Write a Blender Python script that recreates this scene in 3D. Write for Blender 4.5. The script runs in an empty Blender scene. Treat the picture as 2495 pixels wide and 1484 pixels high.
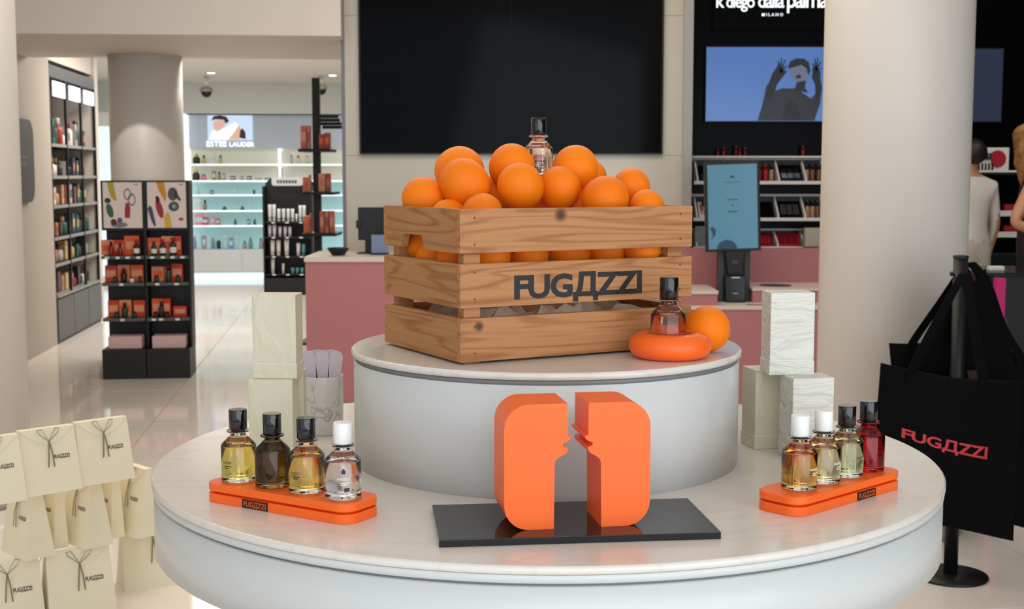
import bpy, bmesh, math, random
from mathutils import Vector, Matrix
R = math.radians
PI = math.pi
random.seed(7)
scene = bpy.context.scene
C = scene.collection

# ------------------------------------------------------------------ camera
F_PX, PITCH, CAM_H = 3217.5, 0.0978, 1.40
cam_d = bpy.data.cameras.new('camera')
cam_d.sensor_fit = 'HORIZONTAL'
cam_d.sensor_width = 36.0
cam_d.lens = F_PX / 2495 * 36.0
cam_d.dof.use_dof = True
cam_d.dof.focus_distance = 2.15
cam_d.dof.aperture_fstop = 12.0
cam = bpy.data.objects.new('camera', cam_d)
C.objects.link(cam)
cam.location = (0, 0, CAM_H)
cam.rotation_euler = (PI / 2 - PITCH, 0, 0)
scene.camera = cam

# ------------------------------------------------------------------ world, lights, exposure
scene.view_settings.view_transform = 'Standard'
scene.view_settings.look = 'None'
scene.view_settings.gamma = 1.0
scene.view_settings.use_curve_mapping = False
scene.view_settings.exposure = -0.04
world = bpy.data.worlds.new('World')
scene.world = world
world.use_nodes = True
bgn = world.node_tree.nodes['Background']
bgn.inputs['Color'].default_value = (0.80, 0.90, 1.0, 1)
bgn.inputs['Strength'].default_value = 1.2


def area_light(name, loc, rot, sx, sy, power, col):
    d = bpy.data.lights.new(name, 'AREA')
    d.shape = 'RECTANGLE'
    d.size, d.size_y = sx, sy
    d.energy = power
    d.color = col
    o = bpy.data.objects.new(name, d)
    C.objects.link(o)
    o.location = loc
    o.rotation_euler = rot
    return o


WARM = (1.0, 0.92, 0.82)
COOL = (0.92, 0.97, 1.0)
# added fill and ceiling luminaires of the front shop, of the passage and of the bright back shop
area_light('ceiling_fill_front', (-1.2, 4.4, 3.56), (0, 0, 0), 4.6, 2.2, 60, WARM)  # unseen wide panel, added as fill for floor, bags and columns
area_light('ceiling_lamp_counter', (0.2, 6.6, 3.56), (0, 0, 0), 3.2, 1.2, 62, WARM)
area_light('ceiling_lamp_right', (3.4, 7.4, 3.56), (0, 0, 0), 1.4, 1.4, 26, WARM)
area_light('ceiling_lamp_back', (-2.6, 11.6, 2.60), (0, 0, 0), 1.6, 1.2, 72, WARM)
area_light('ceiling_lamp_far', (-2.9, 14.6, 2.60), (0, 0, 0), 2.4, 2.4, 80, COOL)
# daylight entering through the glazed shop front behind the viewer, on the right
area_light('shopfront_daylight', (1.9, -1.1, 1.6), Vector((-0.27, 1.0, -0.06)).to_track_quat('-Z', 'Z').to_euler(), 5.6, 2.8, 104, (0.88, 0.95, 1.0))
# spotlight in the soffit that draws a bright arch on the beige column
sp = bpy.data.lights.new('column_spot', 'SPOT')
sp.energy, sp.color, sp.spot_size, sp.spot_blend, sp.shadow_soft_size = 20, WARM, R(40), 0.10, 0.02
spo = bpy.data.objects.new('column_spot', sp)
C.objects.link(spo)
spo.location = (-2.70, 8.98, 2.27)
spo.rotation_euler = (R(40), 0, R(2))

# ------------------------------------------------------------------ pixel helpers


def ray(x, y):
    c, s = math.cos(PITCH), math.sin(PITCH)
    u = -(y - 742) / F_PX
    return Vector(((x - 1247.5) / F_PX, c + u * s, -s + u * c))


def gz(x, y, z):
    r = ray(x, y)
    return r * ((z - CAM_H) / r.z) + Vector((0, 0, CAM_H))


def gd(x, y, d):
    r = ray(x, y)
    return r * (d / r.y) + Vector((0, 0, CAM_H))


# ------------------------------------------------------------------ materials
def lin(v):
    v /= 255.0
    return v / 12.92 if v <= 0.04045 else ((v + 0.055) / 1.055) ** 2.4


def col(r, g, b):
    return (lin(r), lin(g), lin(b), 1.0)


MATS = {}


def mat(name, rgb, rough=0.5, metal=0.0, spec=0.5, var=0.0, scale=8.0, bump=0.0, emit=None, estr=0.0, coat=0.0, trans=0.0, ior=1.45, alpha=1.0):
    if name in MATS:
        return MATS[name]
    m = bpy.data.materials.new(name)
    m.use_nodes = True
    nt = m.node_tree
    p = nt.nodes['Principled BSDF']
    base = col(*rgb)
    p.inputs['Base Color'].default_value = base
    p.inputs['Roughness'].default_value = rough
    p.inputs['Metallic'].default_value = metal
    p.inputs['Specular IOR Level'].default_value = spec
    p.inputs['IOR'].default_value = ior
    p.inputs['Coat Weight'].default_value = coat
    p.inputs['Coat Roughness'].default_value = 0.05
    p.inputs['Transmission Weight'].default_value = trans
    p.inputs['Alpha'].default_value = alpha
    if emit:
        p.inputs['Emission Color'].default_value = col(*emit)
        p.inputs['Emission Strength'].default_value = estr
    if var > 0 or bump > 0:
        tc = nt.nodes.new('ShaderNodeTexCoord')
        no = nt.nodes.new('ShaderNodeTexNoise')
        no.inputs['Scale'].default_value = scale
        no.inputs['Detail'].default_value = 5
        nt.links.new(tc.outputs['Object'], no.inputs['Vector'])
        if var > 0:
            rp = nt.nodes.new('ShaderNodeMapRange')
            rp.inputs['From Min'].default_value = 0.3
            rp.inputs['From Max'].default_value = 0.7
            rp.inputs['To Min'].default_value = 1 - var
            rp.inputs['To Max'].default_value = 1 + var * 0.6
            nt.links.new(no.outputs['Fac'], rp.inputs['Value'])
            mx = nt.nodes.new('ShaderNodeMix')
            mx.data_type = 'RGBA'
            mx.blend_type = 'MULTIPLY'
            mx.inputs['Factor'].default_value = 1
            mx.inputs['A'].default_value = base
            nt.links.new(rp.outputs['Result'], mx.inputs['B'])
            nt.links.new(mx.outputs['Result'], p.inputs['Base Color'])
        if bump > 0:
            bp = nt.nodes.new('ShaderNodeBump')
            bp.inputs['Strength'].default_value = bump
            bp.inputs['Distance'].default_value = 0.002
            nt.links.new(no.outputs['Fac'], bp.inputs['Height'])
            nt.links.new(bp.outputs['Normal'], p.inputs['Normal'])
    MATS[name] = m
    return m


def mat_marble(name, base, vein, scale, rough, amount=0.5, width=0.06):
    m = bpy.data.materials.new(name)
    m.use_nodes = True
    nt = m.node_tree
    p = nt.nodes['Principled BSDF']
    p.inputs['Roughness'].default_value = rough
    tc = nt.nodes.new('ShaderNodeTexCoord')
    mp = nt.nodes.new('ShaderNodeMapping')
    mp.inputs['Scale'].default_value = (scale, scale * 2.6, scale)
    mp.inputs['Rotation'].default_value = (0.2, 0.1, 0.35)
    nt.links.new(tc.outputs['Object'], mp.inputs['Vector'])
    n1 = nt.nodes.new('ShaderNodeTexNoise')
    n1.inputs['Scale'].default_value = 1.0
    n1.inputs['Detail'].default_value = 7
    n1.inputs['Distortion'].default_value = 1.6
    nt.links.new(mp.outputs['Vector'], n1.inputs['Vector'])
    sub = nt.nodes.new('ShaderNodeMath')
    sub.operation = 'SUBTRACT'
    sub.inputs[1].default_value = 0.5
    nt.links.new(n1.outputs['Fac'], sub.inputs[0])
    ab = nt.nodes.new('ShaderNodeMath')
    ab.operation = 'ABSOLUTE'
    nt.links.new(sub.outputs[0], ab.inputs[0])
    mr = nt.nodes.new('ShaderNodeMapRange')
    mr.inputs['From Min'].default_value = 0.0
    mr.inputs['From Max'].default_value = width
    mr.inputs['To Min'].default_value = amount
    mr.inputs['To Max'].default_value = 0.0
    nt.links.new(ab.outputs[0], mr.inputs['Value'])
    n2 = nt.nodes.new('ShaderNodeTexNoise')
    n2.inputs['Scale'].default_value = scale * 1.3
    nt.links.new(tc.outputs['Object'], n2.inputs['Vector'])
    mu = nt.nodes.new('ShaderNodeMath')
    mu.operation = 'MULTIPLY'
    nt.links.new(mr.outputs['Result'], mu.inputs[0])
    nt.links.new(n2.outputs['Fac'], mu.inputs[1])
    mx = nt.nodes.new('ShaderNodeMix')
    mx.data_type = 'RGBA'
    mx.inputs['A'].default_value = col(*base)
    mx.inputs['B'].default_value = col(*vein)
    nt.links.new(mu.outputs[0], mx.inputs['Factor'])
    nt.links.new(mx.outputs['Result'], p.inputs['Base Color'])
    return m


def mat_wood(name, light, dark, seed, knots=()):
    """pine: grain along local X, growth rings bent by noise, optional knots at (x, z) in object space"""
    m = bpy.data.materials.new(name)
    m.use_nodes = True
    nt = m.node_tree
    N, Lk = nt.nodes.new, nt.links.new
    p = nt.nodes['Principled BSDF']
    p.inputs['Roughness'].default_value = 0.55
    p.inputs['Specular IOR Level'].default_value = 0.3
    tc = N('ShaderNodeTexCoord')
    oi = N('ShaderNodeObjectInfo')
    sc = N('ShaderNodeVectorMath')
    sc.operation = 'SCALE'
    cmb = N('ShaderNodeCombineXYZ')
    ml = N('ShaderNodeMath')
    ml.operation = 'MULTIPLY'
    ml.inputs[1].default_value = 37.0 + seed
    Lk(oi.outputs['Random'], ml.inputs[0])
    for i in range(3):
        Lk(ml.outputs[0], cmb.inputs[i])
    ad = N('ShaderNodeVectorMath')
    ad.operation = 'ADD'
    Lk(tc.outputs['Object'], ad.inputs[0])
    Lk(cmb.outputs[0], ad.inputs[1])
    mp = N('ShaderNodeMapping')
    mp.inputs['Scale'].default_value = (1.5, 14, 19)
    Lk(ad.outputs[0], mp.inputs['Vector'])
    n1 = N('ShaderNodeTexNoise')
    n1.inputs['Scale'].default_value = 1.0
    n1.inputs['Detail'].default_value = 2
    n1.inputs['Distortion'].default_value = 0.4
    Lk(mp.outputs['Vector'], n1.inputs['Vector'])
    ring = N('ShaderNodeMath')
    ring.operation = 'MULTIPLY'
    ring.inputs[1].default_value = 50.0
    Lk(n1.outputs['Fac'], ring.inputs[0])
    sn = N('ShaderNodeMath')
    sn.operation = 'SINE'
    Lk(ring.outputs[0], sn.inputs[0])
    mr = N('ShaderNodeMapRange')
    mr.inputs['From Min'].default_value = 0.1
    mr.inputs['From Max'].default_value = 1.0
    mr.inputs['To Min'].default_value = 0.0
    mr.inputs['To Max'].default_value = 0.50
    Lk(sn.outputs[0], mr.inputs['Value'])
    mp2 = N('ShaderNodeMapping')
    mp2.inputs['Scale'].default_value = (6, 160, 190)
    Lk(ad.outputs[0], mp2.inputs['Vector'])
    n2 = N('ShaderNodeTexNoise')
    n2.inputs['Scale'].default_value = 1.0
    n2.inputs['Detail'].default_value = 3
    Lk(mp2.outputs['Vector'], n2.inputs['Vector'])
    mf = N('ShaderNodeMapRange')
    mf.inputs['From Min'].default_value = 0.35
    mf.inputs['From Max'].default_value = 0.75
    mf.inputs['To Min'].default_value = 0.0
    mf.inputs['To Max'].default_value = 0.35
    Lk(n2.outputs['Fac'], mf.inputs['Value'])
    su = N('ShaderNodeMath')
    su.operation = 'ADD'
    su.use_clamp = True
    Lk(mr.outputs['Result'], su.inputs[0])
    Lk(mf.outputs['Result'], su.inputs[1])
    mx = N('ShaderNodeMix')
    mx.data_type = 'RGBA'
    mx.inputs['A'].default_value = col(*light)
    mx.inputs['B'].default_value = col(*dark)
    Lk(su.outputs[0], mx.inputs['Factor'])
    last = mx.outputs['Result']
    for (kx, kz, kr) in knots:
        sp = N('ShaderNodeVectorMath')
        sp.operation = 'SUBTRACT'
        sp.inputs[1].default_value = (kx, 0, kz)
        Lk(tc.outputs['Object'], sp.inputs[0])
        ms = N('ShaderNodeVectorMath')
        ms.operation = 'MULTIPLY'
        ms.inputs[1].default_value = (1, 0, 1)
        Lk(sp.outputs[0], ms.inputs[0])
        ln = N('ShaderNodeVectorMath')
        ln.operation = 'LENGTH'
        Lk(ms.outputs[0], ln.inputs[0])
        kk = N('ShaderNodeMapRange')
        kk.inputs['From Min'].default_value = kr * 0.35
        kk.inputs['From Max'].default_value = kr
        kk.inputs['To Min'].default_value = 0.9
        kk.inputs['To Max'].default_value = 0.0
        Lk(ln.outputs['Value'], kk.inputs['Value'])
        m2 = N('ShaderNodeMix')
        m2.data_type = 'RGBA'
        m2.inputs['B'].default_value = col(72, 44, 32)
        Lk(last, m2.inputs['A'])
        Lk(kk.outputs['Result'], m2.inputs['Factor'])
        last = m2.outputs['Result']
    Lk(last, p.inputs['Base Color'])
    bp = N('ShaderNodeBump')
    bp.inputs['Strength'].default_value = 0.12
    bp.inputs['Distance'].default_value = 0.001
    Lk(su.outputs[0], bp.inputs['Height'])
    Lk(bp.outputs['Normal'], p.inputs['Normal'])
    return m


def mat_orange(name):
    m = bpy.data.materials.new(name)
    m.use_nodes = True
    nt = m.node_tree
    N, Lk = nt.nodes.new, nt.links.new
    p = nt.nodes['Principled BSDF']
    p.inputs['Roughness'].default_value = 0.5
    p.inputs['Specular IOR Level'].default_value = 0.28
    tc = N('ShaderNodeTexCoord')
    oi = N('ShaderNodeObjectInfo')
    rp = N('ShaderNodeMix')
    rp.data_type = 'RGBA'
    rp.inputs['A'].default_value = col(255, 132, 0)
    rp.inputs['B'].default_value = col(248, 112, 2)
    Lk(oi.outputs['Random'], rp.inputs['Factor'])
    n = N('ShaderNodeTexNoise')
    n.inputs['Scale'].default_value = 26
    n.inputs['Detail'].default_value = 4
    Lk(tc.outputs['Object'], n.inputs['Vector'])
    mr = N('ShaderNodeMapRange')
    mr.inputs['From Min'].default_value = 0.35
    mr.inputs['From Max'].default_value = 0.7
    mr.inputs['To Min'].default_value = 0.0
    mr.inputs['To Max'].default_value = 0.5
    Lk(n.outputs['Fac'], mr.inputs['Value'])
    m2 = N('ShaderNodeMix')
    m2.data_type = 'RGBA'
    m2.inputs['B'].default_value = col(255, 150, 8)
    Lk(rp.outputs['Result'], m2.inputs['A'])
    Lk(mr.outputs['Result'], m2.inputs['Factor'])
    Lk(m2.outputs['Result'], p.inputs['Base Color'])
    v = N('ShaderNodeTexVoronoi')
    v.inputs['Scale'].default_value = 420
    Lk(tc.outputs['Object'], v.inputs['Vector'])
    bp = N('ShaderNodeBump')
    bp.inputs['Strength'].default_value = 0.22
    bp.inputs['Distance'].default_value = 0.0006
    Lk(v.outputs['Distance'], bp.inputs['Height'])
    Lk(bp.outputs['Normal'], p.inputs['Normal'])
    return m


def mat_crinkle(name, rgb, scale, strength, rough=0.42, axis=(1, 1, 1), rot=(0, 0, 0)):
    m = bpy.data.materials.new(name)
    m.use_nodes = True
    nt = m.node_tree
    N, Lk = nt.nodes.new, nt.links.new
    p = nt.nodes['Principled BSDF']
    p.inputs['Base Color'].default_value = col(*rgb)
    p.inputs['Roughness'].default_value = rough
    tc = N('ShaderNodeTexCoord')
    mp = N('ShaderNodeMapping')
    mp.inputs['Scale'].default_value = axis
    mp.inputs['Rotation'].default_value = rot
    Lk(tc.outputs['Object'], mp.inputs['Vector'])
    n = N('ShaderNodeTexNoise')
    n.inputs['Scale'].default_value = scale
    n.inputs['Detail'].default_value = 3
    n.inputs['Distortion'].default_value = 1.2
    Lk(mp.outputs['Vector'], n.inputs['Vector'])
    bp = N('ShaderNodeBump')
    bp.inputs['Strength'].default_value = strength
    bp.inputs['Distance'].default_value = 0.016
    Lk(n.outputs['Fac'], bp.inputs['Height'])
    Lk(bp.outputs['Normal'], p.inputs['Normal'])
    return m


# ------------------------------------------------------------------ mesh builder
class MB:
    def __init__(self):
        self.v, self.f, self.sm, self.mi = [], [], [], []
        self.cur = 0

    def add(self, vs, fs, smooth=False):
        o = len(self.v)
        self.v += [tuple(x) for x in vs]
        for f in fs:
            self.f.append([o + i for i in f])
            self.sm.append(smooth)
            self.mi.append(self.cur)

    def box(self, x0, x1, y0, y1, z0, z1, m=None, bev=0.0):
        if bev > 0:
            bm = bmesh.new()
            bmesh.ops.create_cube(bm, size=1)
            bmesh.ops.scale(bm, vec=(x1 - x0, y1 - y0, z1 - z0), verts=bm.verts)
            bmesh.ops.translate(bm, vec=((x0 + x1) / 2, (y0 + y1) / 2, (z0 + z1) / 2), verts=bm.verts)
            bmesh.ops.bevel(bm, geom=bm.edges[:], offset=bev, segments=2, affect='EDGES', profile=0.5)
            bm.verts.index_update()
            vs = [v.co.copy() for v in bm.verts]
            fs = [[v.index for v in f.verts] for f in bm.faces]
            bm.free()
        else:
            vs = [Vector(q) for q in ((x0, y0, z0), (x1, y0, z0), (x1, y1, z0), (x0, y1, z0), (x0, y0, z1), (x1, y0, z1), (x1, y1, z1), (x0, y1, z1))]
            fs = [[3, 2, 1, 0], [4, 5, 6, 7], [0, 1, 5, 4], [1, 2, 6, 5], [2, 3, 7, 6], [3, 0, 4, 7]]
        if m is not None:
            vs = [m @ v for v in vs]
        self.add(vs, fs)
        return self

    def lathe(self, prof, n=24, m=None, close=True, smooth=True):
        """prof: (r, z) from bottom to top; capped when r>0 at the ends"""
        vs, fs = [], []
        k = len(prof)
        for (r, z) in prof:
            for i in range(n):
                a = 2 * PI * i / n
                vs.append(Vector((r * math.cos(a), r * math.sin(a), z)))
        for j in range(k - 1):
            for i in range(n):
                i2 = (i + 1) % n
                fs.append([j * n + i, j * n + i2, (j + 1) * n + i2, (j + 1) * n + i])
        if m is not None:
            vs = [m @ v for v in vs]
        o = len(self.v)
        self.add(vs, fs, smooth)
        if close:
            self.f.append([o + i for i in range(n - 1, -1, -1)])
            self.sm.append(False)
            self.mi.append(self.cur)
            self.f.append([o + (k - 1) * n + i for i in range(n)])
            self.sm.append(False)
            self.mi.append(self.cur)
        return self

    def cyl(self, x, y, z0, z1, r, n=20, r1=None):
        return self.lathe([(r, z0), (r if r1 is None else r1, z1)], n, Matrix.Translation((x, y, 0)))

    def prism(self, pts, h0, h1, m=None, smooth=False):
        """polygon pts (x,y) ccw extruded h0..h1 along z"""
        n = len(pts)
        vs = [Vector((x, y, h0)) for x, y in pts] + [Vector((x, y, h1)) for x, y in pts]
        if m is not None:
            vs = [m @ v for v in vs]
        o = len(self.v)
        self.add(vs, [[i, (i + 1) % n, n + (i + 1) % n, n + i] for i in range(n)], smooth)
        self.f += [[o + i for i in range(n - 1, -1, -1)], [o + n + i for i in range(n)]]
        self.sm += [False, False]
        self.mi += [self.cur] * 2
        return self

    def tube(self, pts, r, n=8):
        pts = [Vector(p) for p in pts]
        rs = r if isinstance(r, (list, tuple)) else [r] * len(pts)
        vs, fs = [], []
        for i, p in enumerate(pts):
            t = (pts[min(i + 1, len(pts) - 1)] - pts[max(i - 1, 0)]).normalized()
            up = Vector((0, 0, 1)) if abs(t.z) < 0.9 else Vector((1, 0, 0))
            a = t.cross(up).normalized()
            b = a.cross(t).normalized()
            for k in range(n):
                q = 2 * PI * k / n
                vs.append(p + a * (rs[i] * math.cos(q)) + b * (rs[i] * math.sin(q)))
        for i in range(len(pts) - 1):
            for k in range(n):
                k2 = (k + 1) % n
                fs.append([i * n + k, i * n + k2, (i + 1) * n + k2, (i + 1) * n + k])
        o = len(self.v)
        self.add(vs, fs, True)
        self.f += [[o + k for k in range(n - 1, -1, -1)], [o + (len(pts) - 1) * n + k for k in range(n)]]
        self.sm += [False, False]
        self.mi += [self.cur] * 2
        return self

    def ribbon(self, pts, wdir, w, th):
        """flat strap along pts, wide along wdir"""
        pts = [Vector(p) for p in pts]
        wd = Vector(wdir).normalized()
        vs, fs = [], []
        for i, p in enumerate(pts):
            t = (pts[min(i + 1, len(pts) - 1)] - pts[max(i - 1, 0)]).normalized()
            nn = t.cross(wd).normalized()
            for (a, b) in ((-1, -1), (1, -1), (1, 1), (-1, 1)):
                vs.append(p + wd * (a * w / 2) + nn * (b * th / 2))
        for i in range(len(pts) - 1):
            for k in range(4):
                k2 = (k + 1) % 4
                fs.append([i * 4 + k, i * 4 + k2, (i + 1) * 4 + k2, (i + 1) * 4 + k])
        n = (len(pts) - 1) * 4
        fs += [[3, 2, 1, 0], [n, n + 1, n + 2, n + 3]]
        self.add(vs, fs)
        return self

    def mesh(self, name):
        me = bpy.data.meshes.new(name)
        me.from_pydata(self.v, [], self.f)
        for p, s, i in zip(me.polygons, self.sm, self.mi):
            p.use_smooth = s
            p.material_index = i
        bm = bmesh.new()
        bm.from_mesh(me)
        bmesh.ops.recalc_face_normals(bm, faces=bm.faces)
        bm.to_mesh(me)
        bm.free()
        me.update()
        return me

    def build(self, name, m, parent=None, loc=None, rotz=0.0, rot=None):
        me = self.mesh(name)
        for mm in (m if isinstance(m, (list, tuple)) else [m]):
            me.materials.append(mm)
        return link(name, me, parent, loc, rotz, rot)


def link(name, me, parent=None, loc=None, rotz=0.0, rot=None):
    o = bpy.data.objects.new(name, me)
    C.objects.link(o)
    if parent is not None:
        o.parent = parent
    if loc is not None:
        o.location = loc
    o.rotation_euler = rot if rot is not None else (0, 0, rotz)
    return o


def tag(o, label, cat, group=None, kind=None):
    if label:
        o['label'] = label
        o['category'] = cat
    if group:
        o['group'] = group
    if kind:
        o['kind'] = kind
    return o


def thing(name, label, cat, loc=(0, 0, 0), rotz=0.0, group=None, rot=None):
    o = bpy.data.objects.new(name, None)
    C.objects.link(o)
    o.location = loc
    o.rotation_euler = rot if rot is not None else (0, 0, rotz)
    o.empty_display_size = 0.05
    return tag(o, label, cat, group)


def struct(o):
    o['kind'] = 'structure'
    return o


class Frame:
    """a rotated base frame: local (x right, y back, z up) to world"""

    def __init__(self, x, y, rz, z=0.0):
        self.o, self.rz = Vector((x, y, z)), rz
        self.m = Matrix.Translation(self.o) @ Matrix.Rotation(rz, 4, 'Z')

    def w(self, x, y, z=0.0):
        return self.m @ Vector((x, y, z))


ORD = ['first', 'second', 'third', 'fourth', 'fifth', 'sixth', 'seventh', 'eighth', 'ninth', 'tenth', 'eleventh', 'twelfth', 'thirteenth', 'fourteenth', 'fifteenth', 'sixteenth']

# ------------------------------------------------------------------ text
_tc = {}


def text_data(s, bold=0.0, ext=0.0, spacing=1.0):
    """verts, faces of a text, normalised: x 0..w, y from baseline, cap height 1"""
    key = (s, bold, ext, spacing)
    if key in _tc:
        return _tc[key]
    cu = bpy.data.curves.new('t', 'FONT')
    cu.body = s
    cu.size = 1.0
    cu.offset = bold
    cu.space_character = spacing
    cu.resolution_u = 3
    ob = bpy.data.objects.new('t', cu)
    C.objects.link(ob)
    bpy.context.view_layer.update()
    dg = bpy.context.evaluated_depsgraph_get()
    me = bpy.data.meshes.new_from_object(ob.evaluated_get(dg))
    vs = [v.co.copy() for v in me.vertices]
    fs = [list(p.vertices) for p in me.polygons]
    bpy.data.objects.remove(ob)
    bpy.data.curves.remove(cu)
    bpy.data.meshes.remove(me)
    x0 = min(v.x for v in vs)
    x1 = max(v.x for v in vs)
    vs = [Vector((v.x - x0, v.y, 0)) for v in vs]
    _tc[key] = (vs, fs, x1 - x0)
    return _tc[key]


def text_mb(s, width, fn, bold=0.02, spacing=1.0, hscale=1.0):
    """lay text of given width; fn maps (x, y) in metres to a 3D point"""
    vs, fs, w = text_data(s, bold, 0, spacing)
    k = width / w
    mb = MB()
    mb.add([fn(v.x * k, v.y * k * hscale) for v in vs], fs)
    return mb


BRAND = 'FUG\u0414ZZI'

# ================================================================== THE SETTING
TH = R(6.76)                         # the shop's grid is turned a little to the left of the view
SF = Frame(0, 0, TH)
M_wall = mat('plaster_beige', (214, 206, 196), 0.6, var=0.03, scale=2)
M_white = mat('white_paint', (222, 220, 215), 0.55, var=0.02, scale=2)
M_ceil = mat('ceiling_paint', (222, 214, 204), 0.7)
M_tile = mat('floor_tile', (236, 226, 216), 0.07, spec=0.5, var=0.03, scale=1.2)
M_grout = mat('grout', (120, 110, 102), 0.8)
M_black = mat('black_metal', (14, 14, 15), 0.45)
M_blackg = mat('black_gloss', (10, 10, 11), 0.18)
M_dgrey = mat('dark_grey', (58, 59, 60), 0.5)
M_mgrey = mat('mid_grey', (150, 148, 145), 0.4, metal=0.2)
M_steel = mat('steel_edge', (176, 172, 166), 0.3, metal=0.7)

# floor: slab of grout with large polished tiles on it
floor = struct(MB().box(-7.5, 6.5, -2.0, 20.5, -0.10, -0.004).build('floor', M_grout))
TS = 1.2
tile_me = MB().box(-TS / 2 + 0.0022, TS / 2 - 0.0022, -TS / 2 + 0.0022, TS / 2 - 0.0022, -0.012, 0.0, bev=0.0012).mesh('tile')
tile_me.materials.append(M_tile)
U0, V0 = -1.159, 0.35
for iu in range(-5, 6):
    for iv in range(-3, 16):
        u, v = U0 + TS * (iu + 0.5), V0 + TS * (iv + 0.5)
        p = SF.w(u, v)
        if p.x < -6.6 or p.x > 5.9 or p.y < -1.3 or p.y > 19.7:
            continue
        link('tile', tile_me, floor, p, TH)

# ceiling of the front shop and of the lower back shop
struct(MB().box(-5.0, 5.6, -1.2, 10.6, 3.6, 3.75).build('ceiling', M_ceil))
struct(MB().box(-7.4, 1.2, 10.2, 19.8, 2.62, 2.72).build('ceiling', M_ceil))
struct(MB().box(-5.2, -5.0, -1.2, 9.0, 0, 3.75).build('wall_left', M_wall))
struct(MB().box(5.6, 5.8, -1.2, 10.8, 0, 3.75).build('wall_right', mat('dark_wall', (40, 40, 42), 0.6)))

# header over the wide opening on the left, with its deep soffit
hd = Frame(-1.10, 8.62, R(4.5))
struct(MB().box(-4.4, -0.0, 0, 1.75, 2.29, 3.62, hd.m).build('trim_1', M_wall))

# side wall of the back shop: a beige run, then the niche with the shelves
LW = Frame(-3.788, 11.073, R(90) + R(6.2))           # local x runs away from the viewer along the wall, local y points left
struct(MB().box(-4.2, -0.215, 0.0, 0.30, 0, 2.34, LW.m).build('wall_side', mat('plaster_shaded', (176, 166, 155), 0.6, var=0.03, scale=2)))  # beige plaster darkened: the wall's shade is put into its colour
struct(MB().box(-0.215, 1.75, 0.42, 0.50, 0, 2.62, LW.m).build('wall_niche', M_wall))
struct(MB().box(-4.2, 1.75, 0.02, 0.5, 2.34, 2.62, LW.m).build('trim_2', M_wall))
struct(MB().box(1.6, 7.6, 1.30, 1.5, 0, 2.62, LW.m).build('wall_side', M_white))
struct(MB().box(1.60, 1.75, 0.0, 1.3, 0, 2.62, LW.m).build('wall_return', M_wall))
far = Frame(-7.0, 18.20, R(6.2))
struct(MB().box(0, 9.0, 0.55, 0.75, 0, 2.75, far.m).build('wall_back', M_white))
# pale bulkhead above the lit cosmetics wall
struct(MB().box(0, 9.0, -0.75, 0.52, 2.215, 2.62, far.m).build('trim_3', mat('bulkhead_white', (222, 226, 222), 0.6)))
struct(MB().box(0.9, 1.1, 9.4, 19.4, 0, 2.72).build('wall_inner', M_white))

# wall that carries the video screens: recessed core with large pale stone panels
M_stone = mat_marble('pale_stone', (194, 188, 174), (186, 178, 166), 0.9, 0.16, 0.35, 0.08)
wallv = struct(MB().box(-1.115, 1.14, 8.91, 9.25, 0, 3.6).build('wall_screens', M_mgrey))
xs = [-1.115, -0.42, 0.30, 1.14]
zs = [0.0, 0.60, 1.53, 2.45, 3.6]
for i in range(3):
    for j in range(4):
        MB().box(xs[i] + 0.001, xs[i + 1] - 0.001, 8.885, 8.912, zs[j] + 0.001, zs[j + 1] - 0.001, bev=0.001).build('stone_panel', M_stone, wallv)
MB().box(-1.135, -1.112, 8.88, 9.25, 0, 3.6).build('edge_strip', mat('edge_strip', (120, 116, 120), 0.3, metal=0.4), wallv)
MB().box(1.138, 1.20, 8.86, 9.70, 0, 3.6).build('edge_strip', mat('edge_strip_grey', (158, 156, 150), 0.35, metal=0.2), wallv)

# black wall behind the make-up shelves
M_bpanel = mat('black_lacquer', (5, 5, 6), 0.22, spec=0.05)
struct(MB().box(1.20, 5.6, 9.80, 10.0, 0, 3.6).build('wall_makeup', M_bpanel))

# ================================================================== COLUMNS
M_col = mat('column_paint', (220, 214, 206), 0.42, var=0.02, scale=2)


def column(label, x, y, r, z1, m):
    t = thing('round_column', label, 'column', (x, y, 0))
    MB().lathe([(r, 0.08), (r, z1)], 64).build('shaft', m, t)
    MB().lathe([(r + 0.012, 0), (r + 0.012, 0.075), (r + 0.004, 0.082)], 64).build('base_ring', M_steel, t)
    return t


column('thick white round column in front of the make-up wall, right of the crate', 1.500, 5.2, 0.2815, 3.6, M_col)
column('beige round column behind the black poster stand', gd(360, 400, 10.1).x, 10.1, 0.272, 2.62, M_col)
column('pale column cut by the left picture edge, behind the cream gift bags', gd(45, 560, 5.6).x - 0.30, 5.6, 0.30, 3.6, M_col)

# ================================================================== ROUND DISPLAY TABLE
ZB, ZU = CAM_H - 0.5114, CAM_H - 0.3077
TX, TY = 0.0615, 2.390
M_top = mat_marble('table_marble', (226, 219, 210), (192, 176, 156), 2.0, 0.20, 0.42, 0.022)
M_drum = mat('drum_white', (208, 209, 206), 0.28, var=0.01, scale=1)
M_groove = mat('groove_grey', (128, 128, 126), 0.4)

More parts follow.
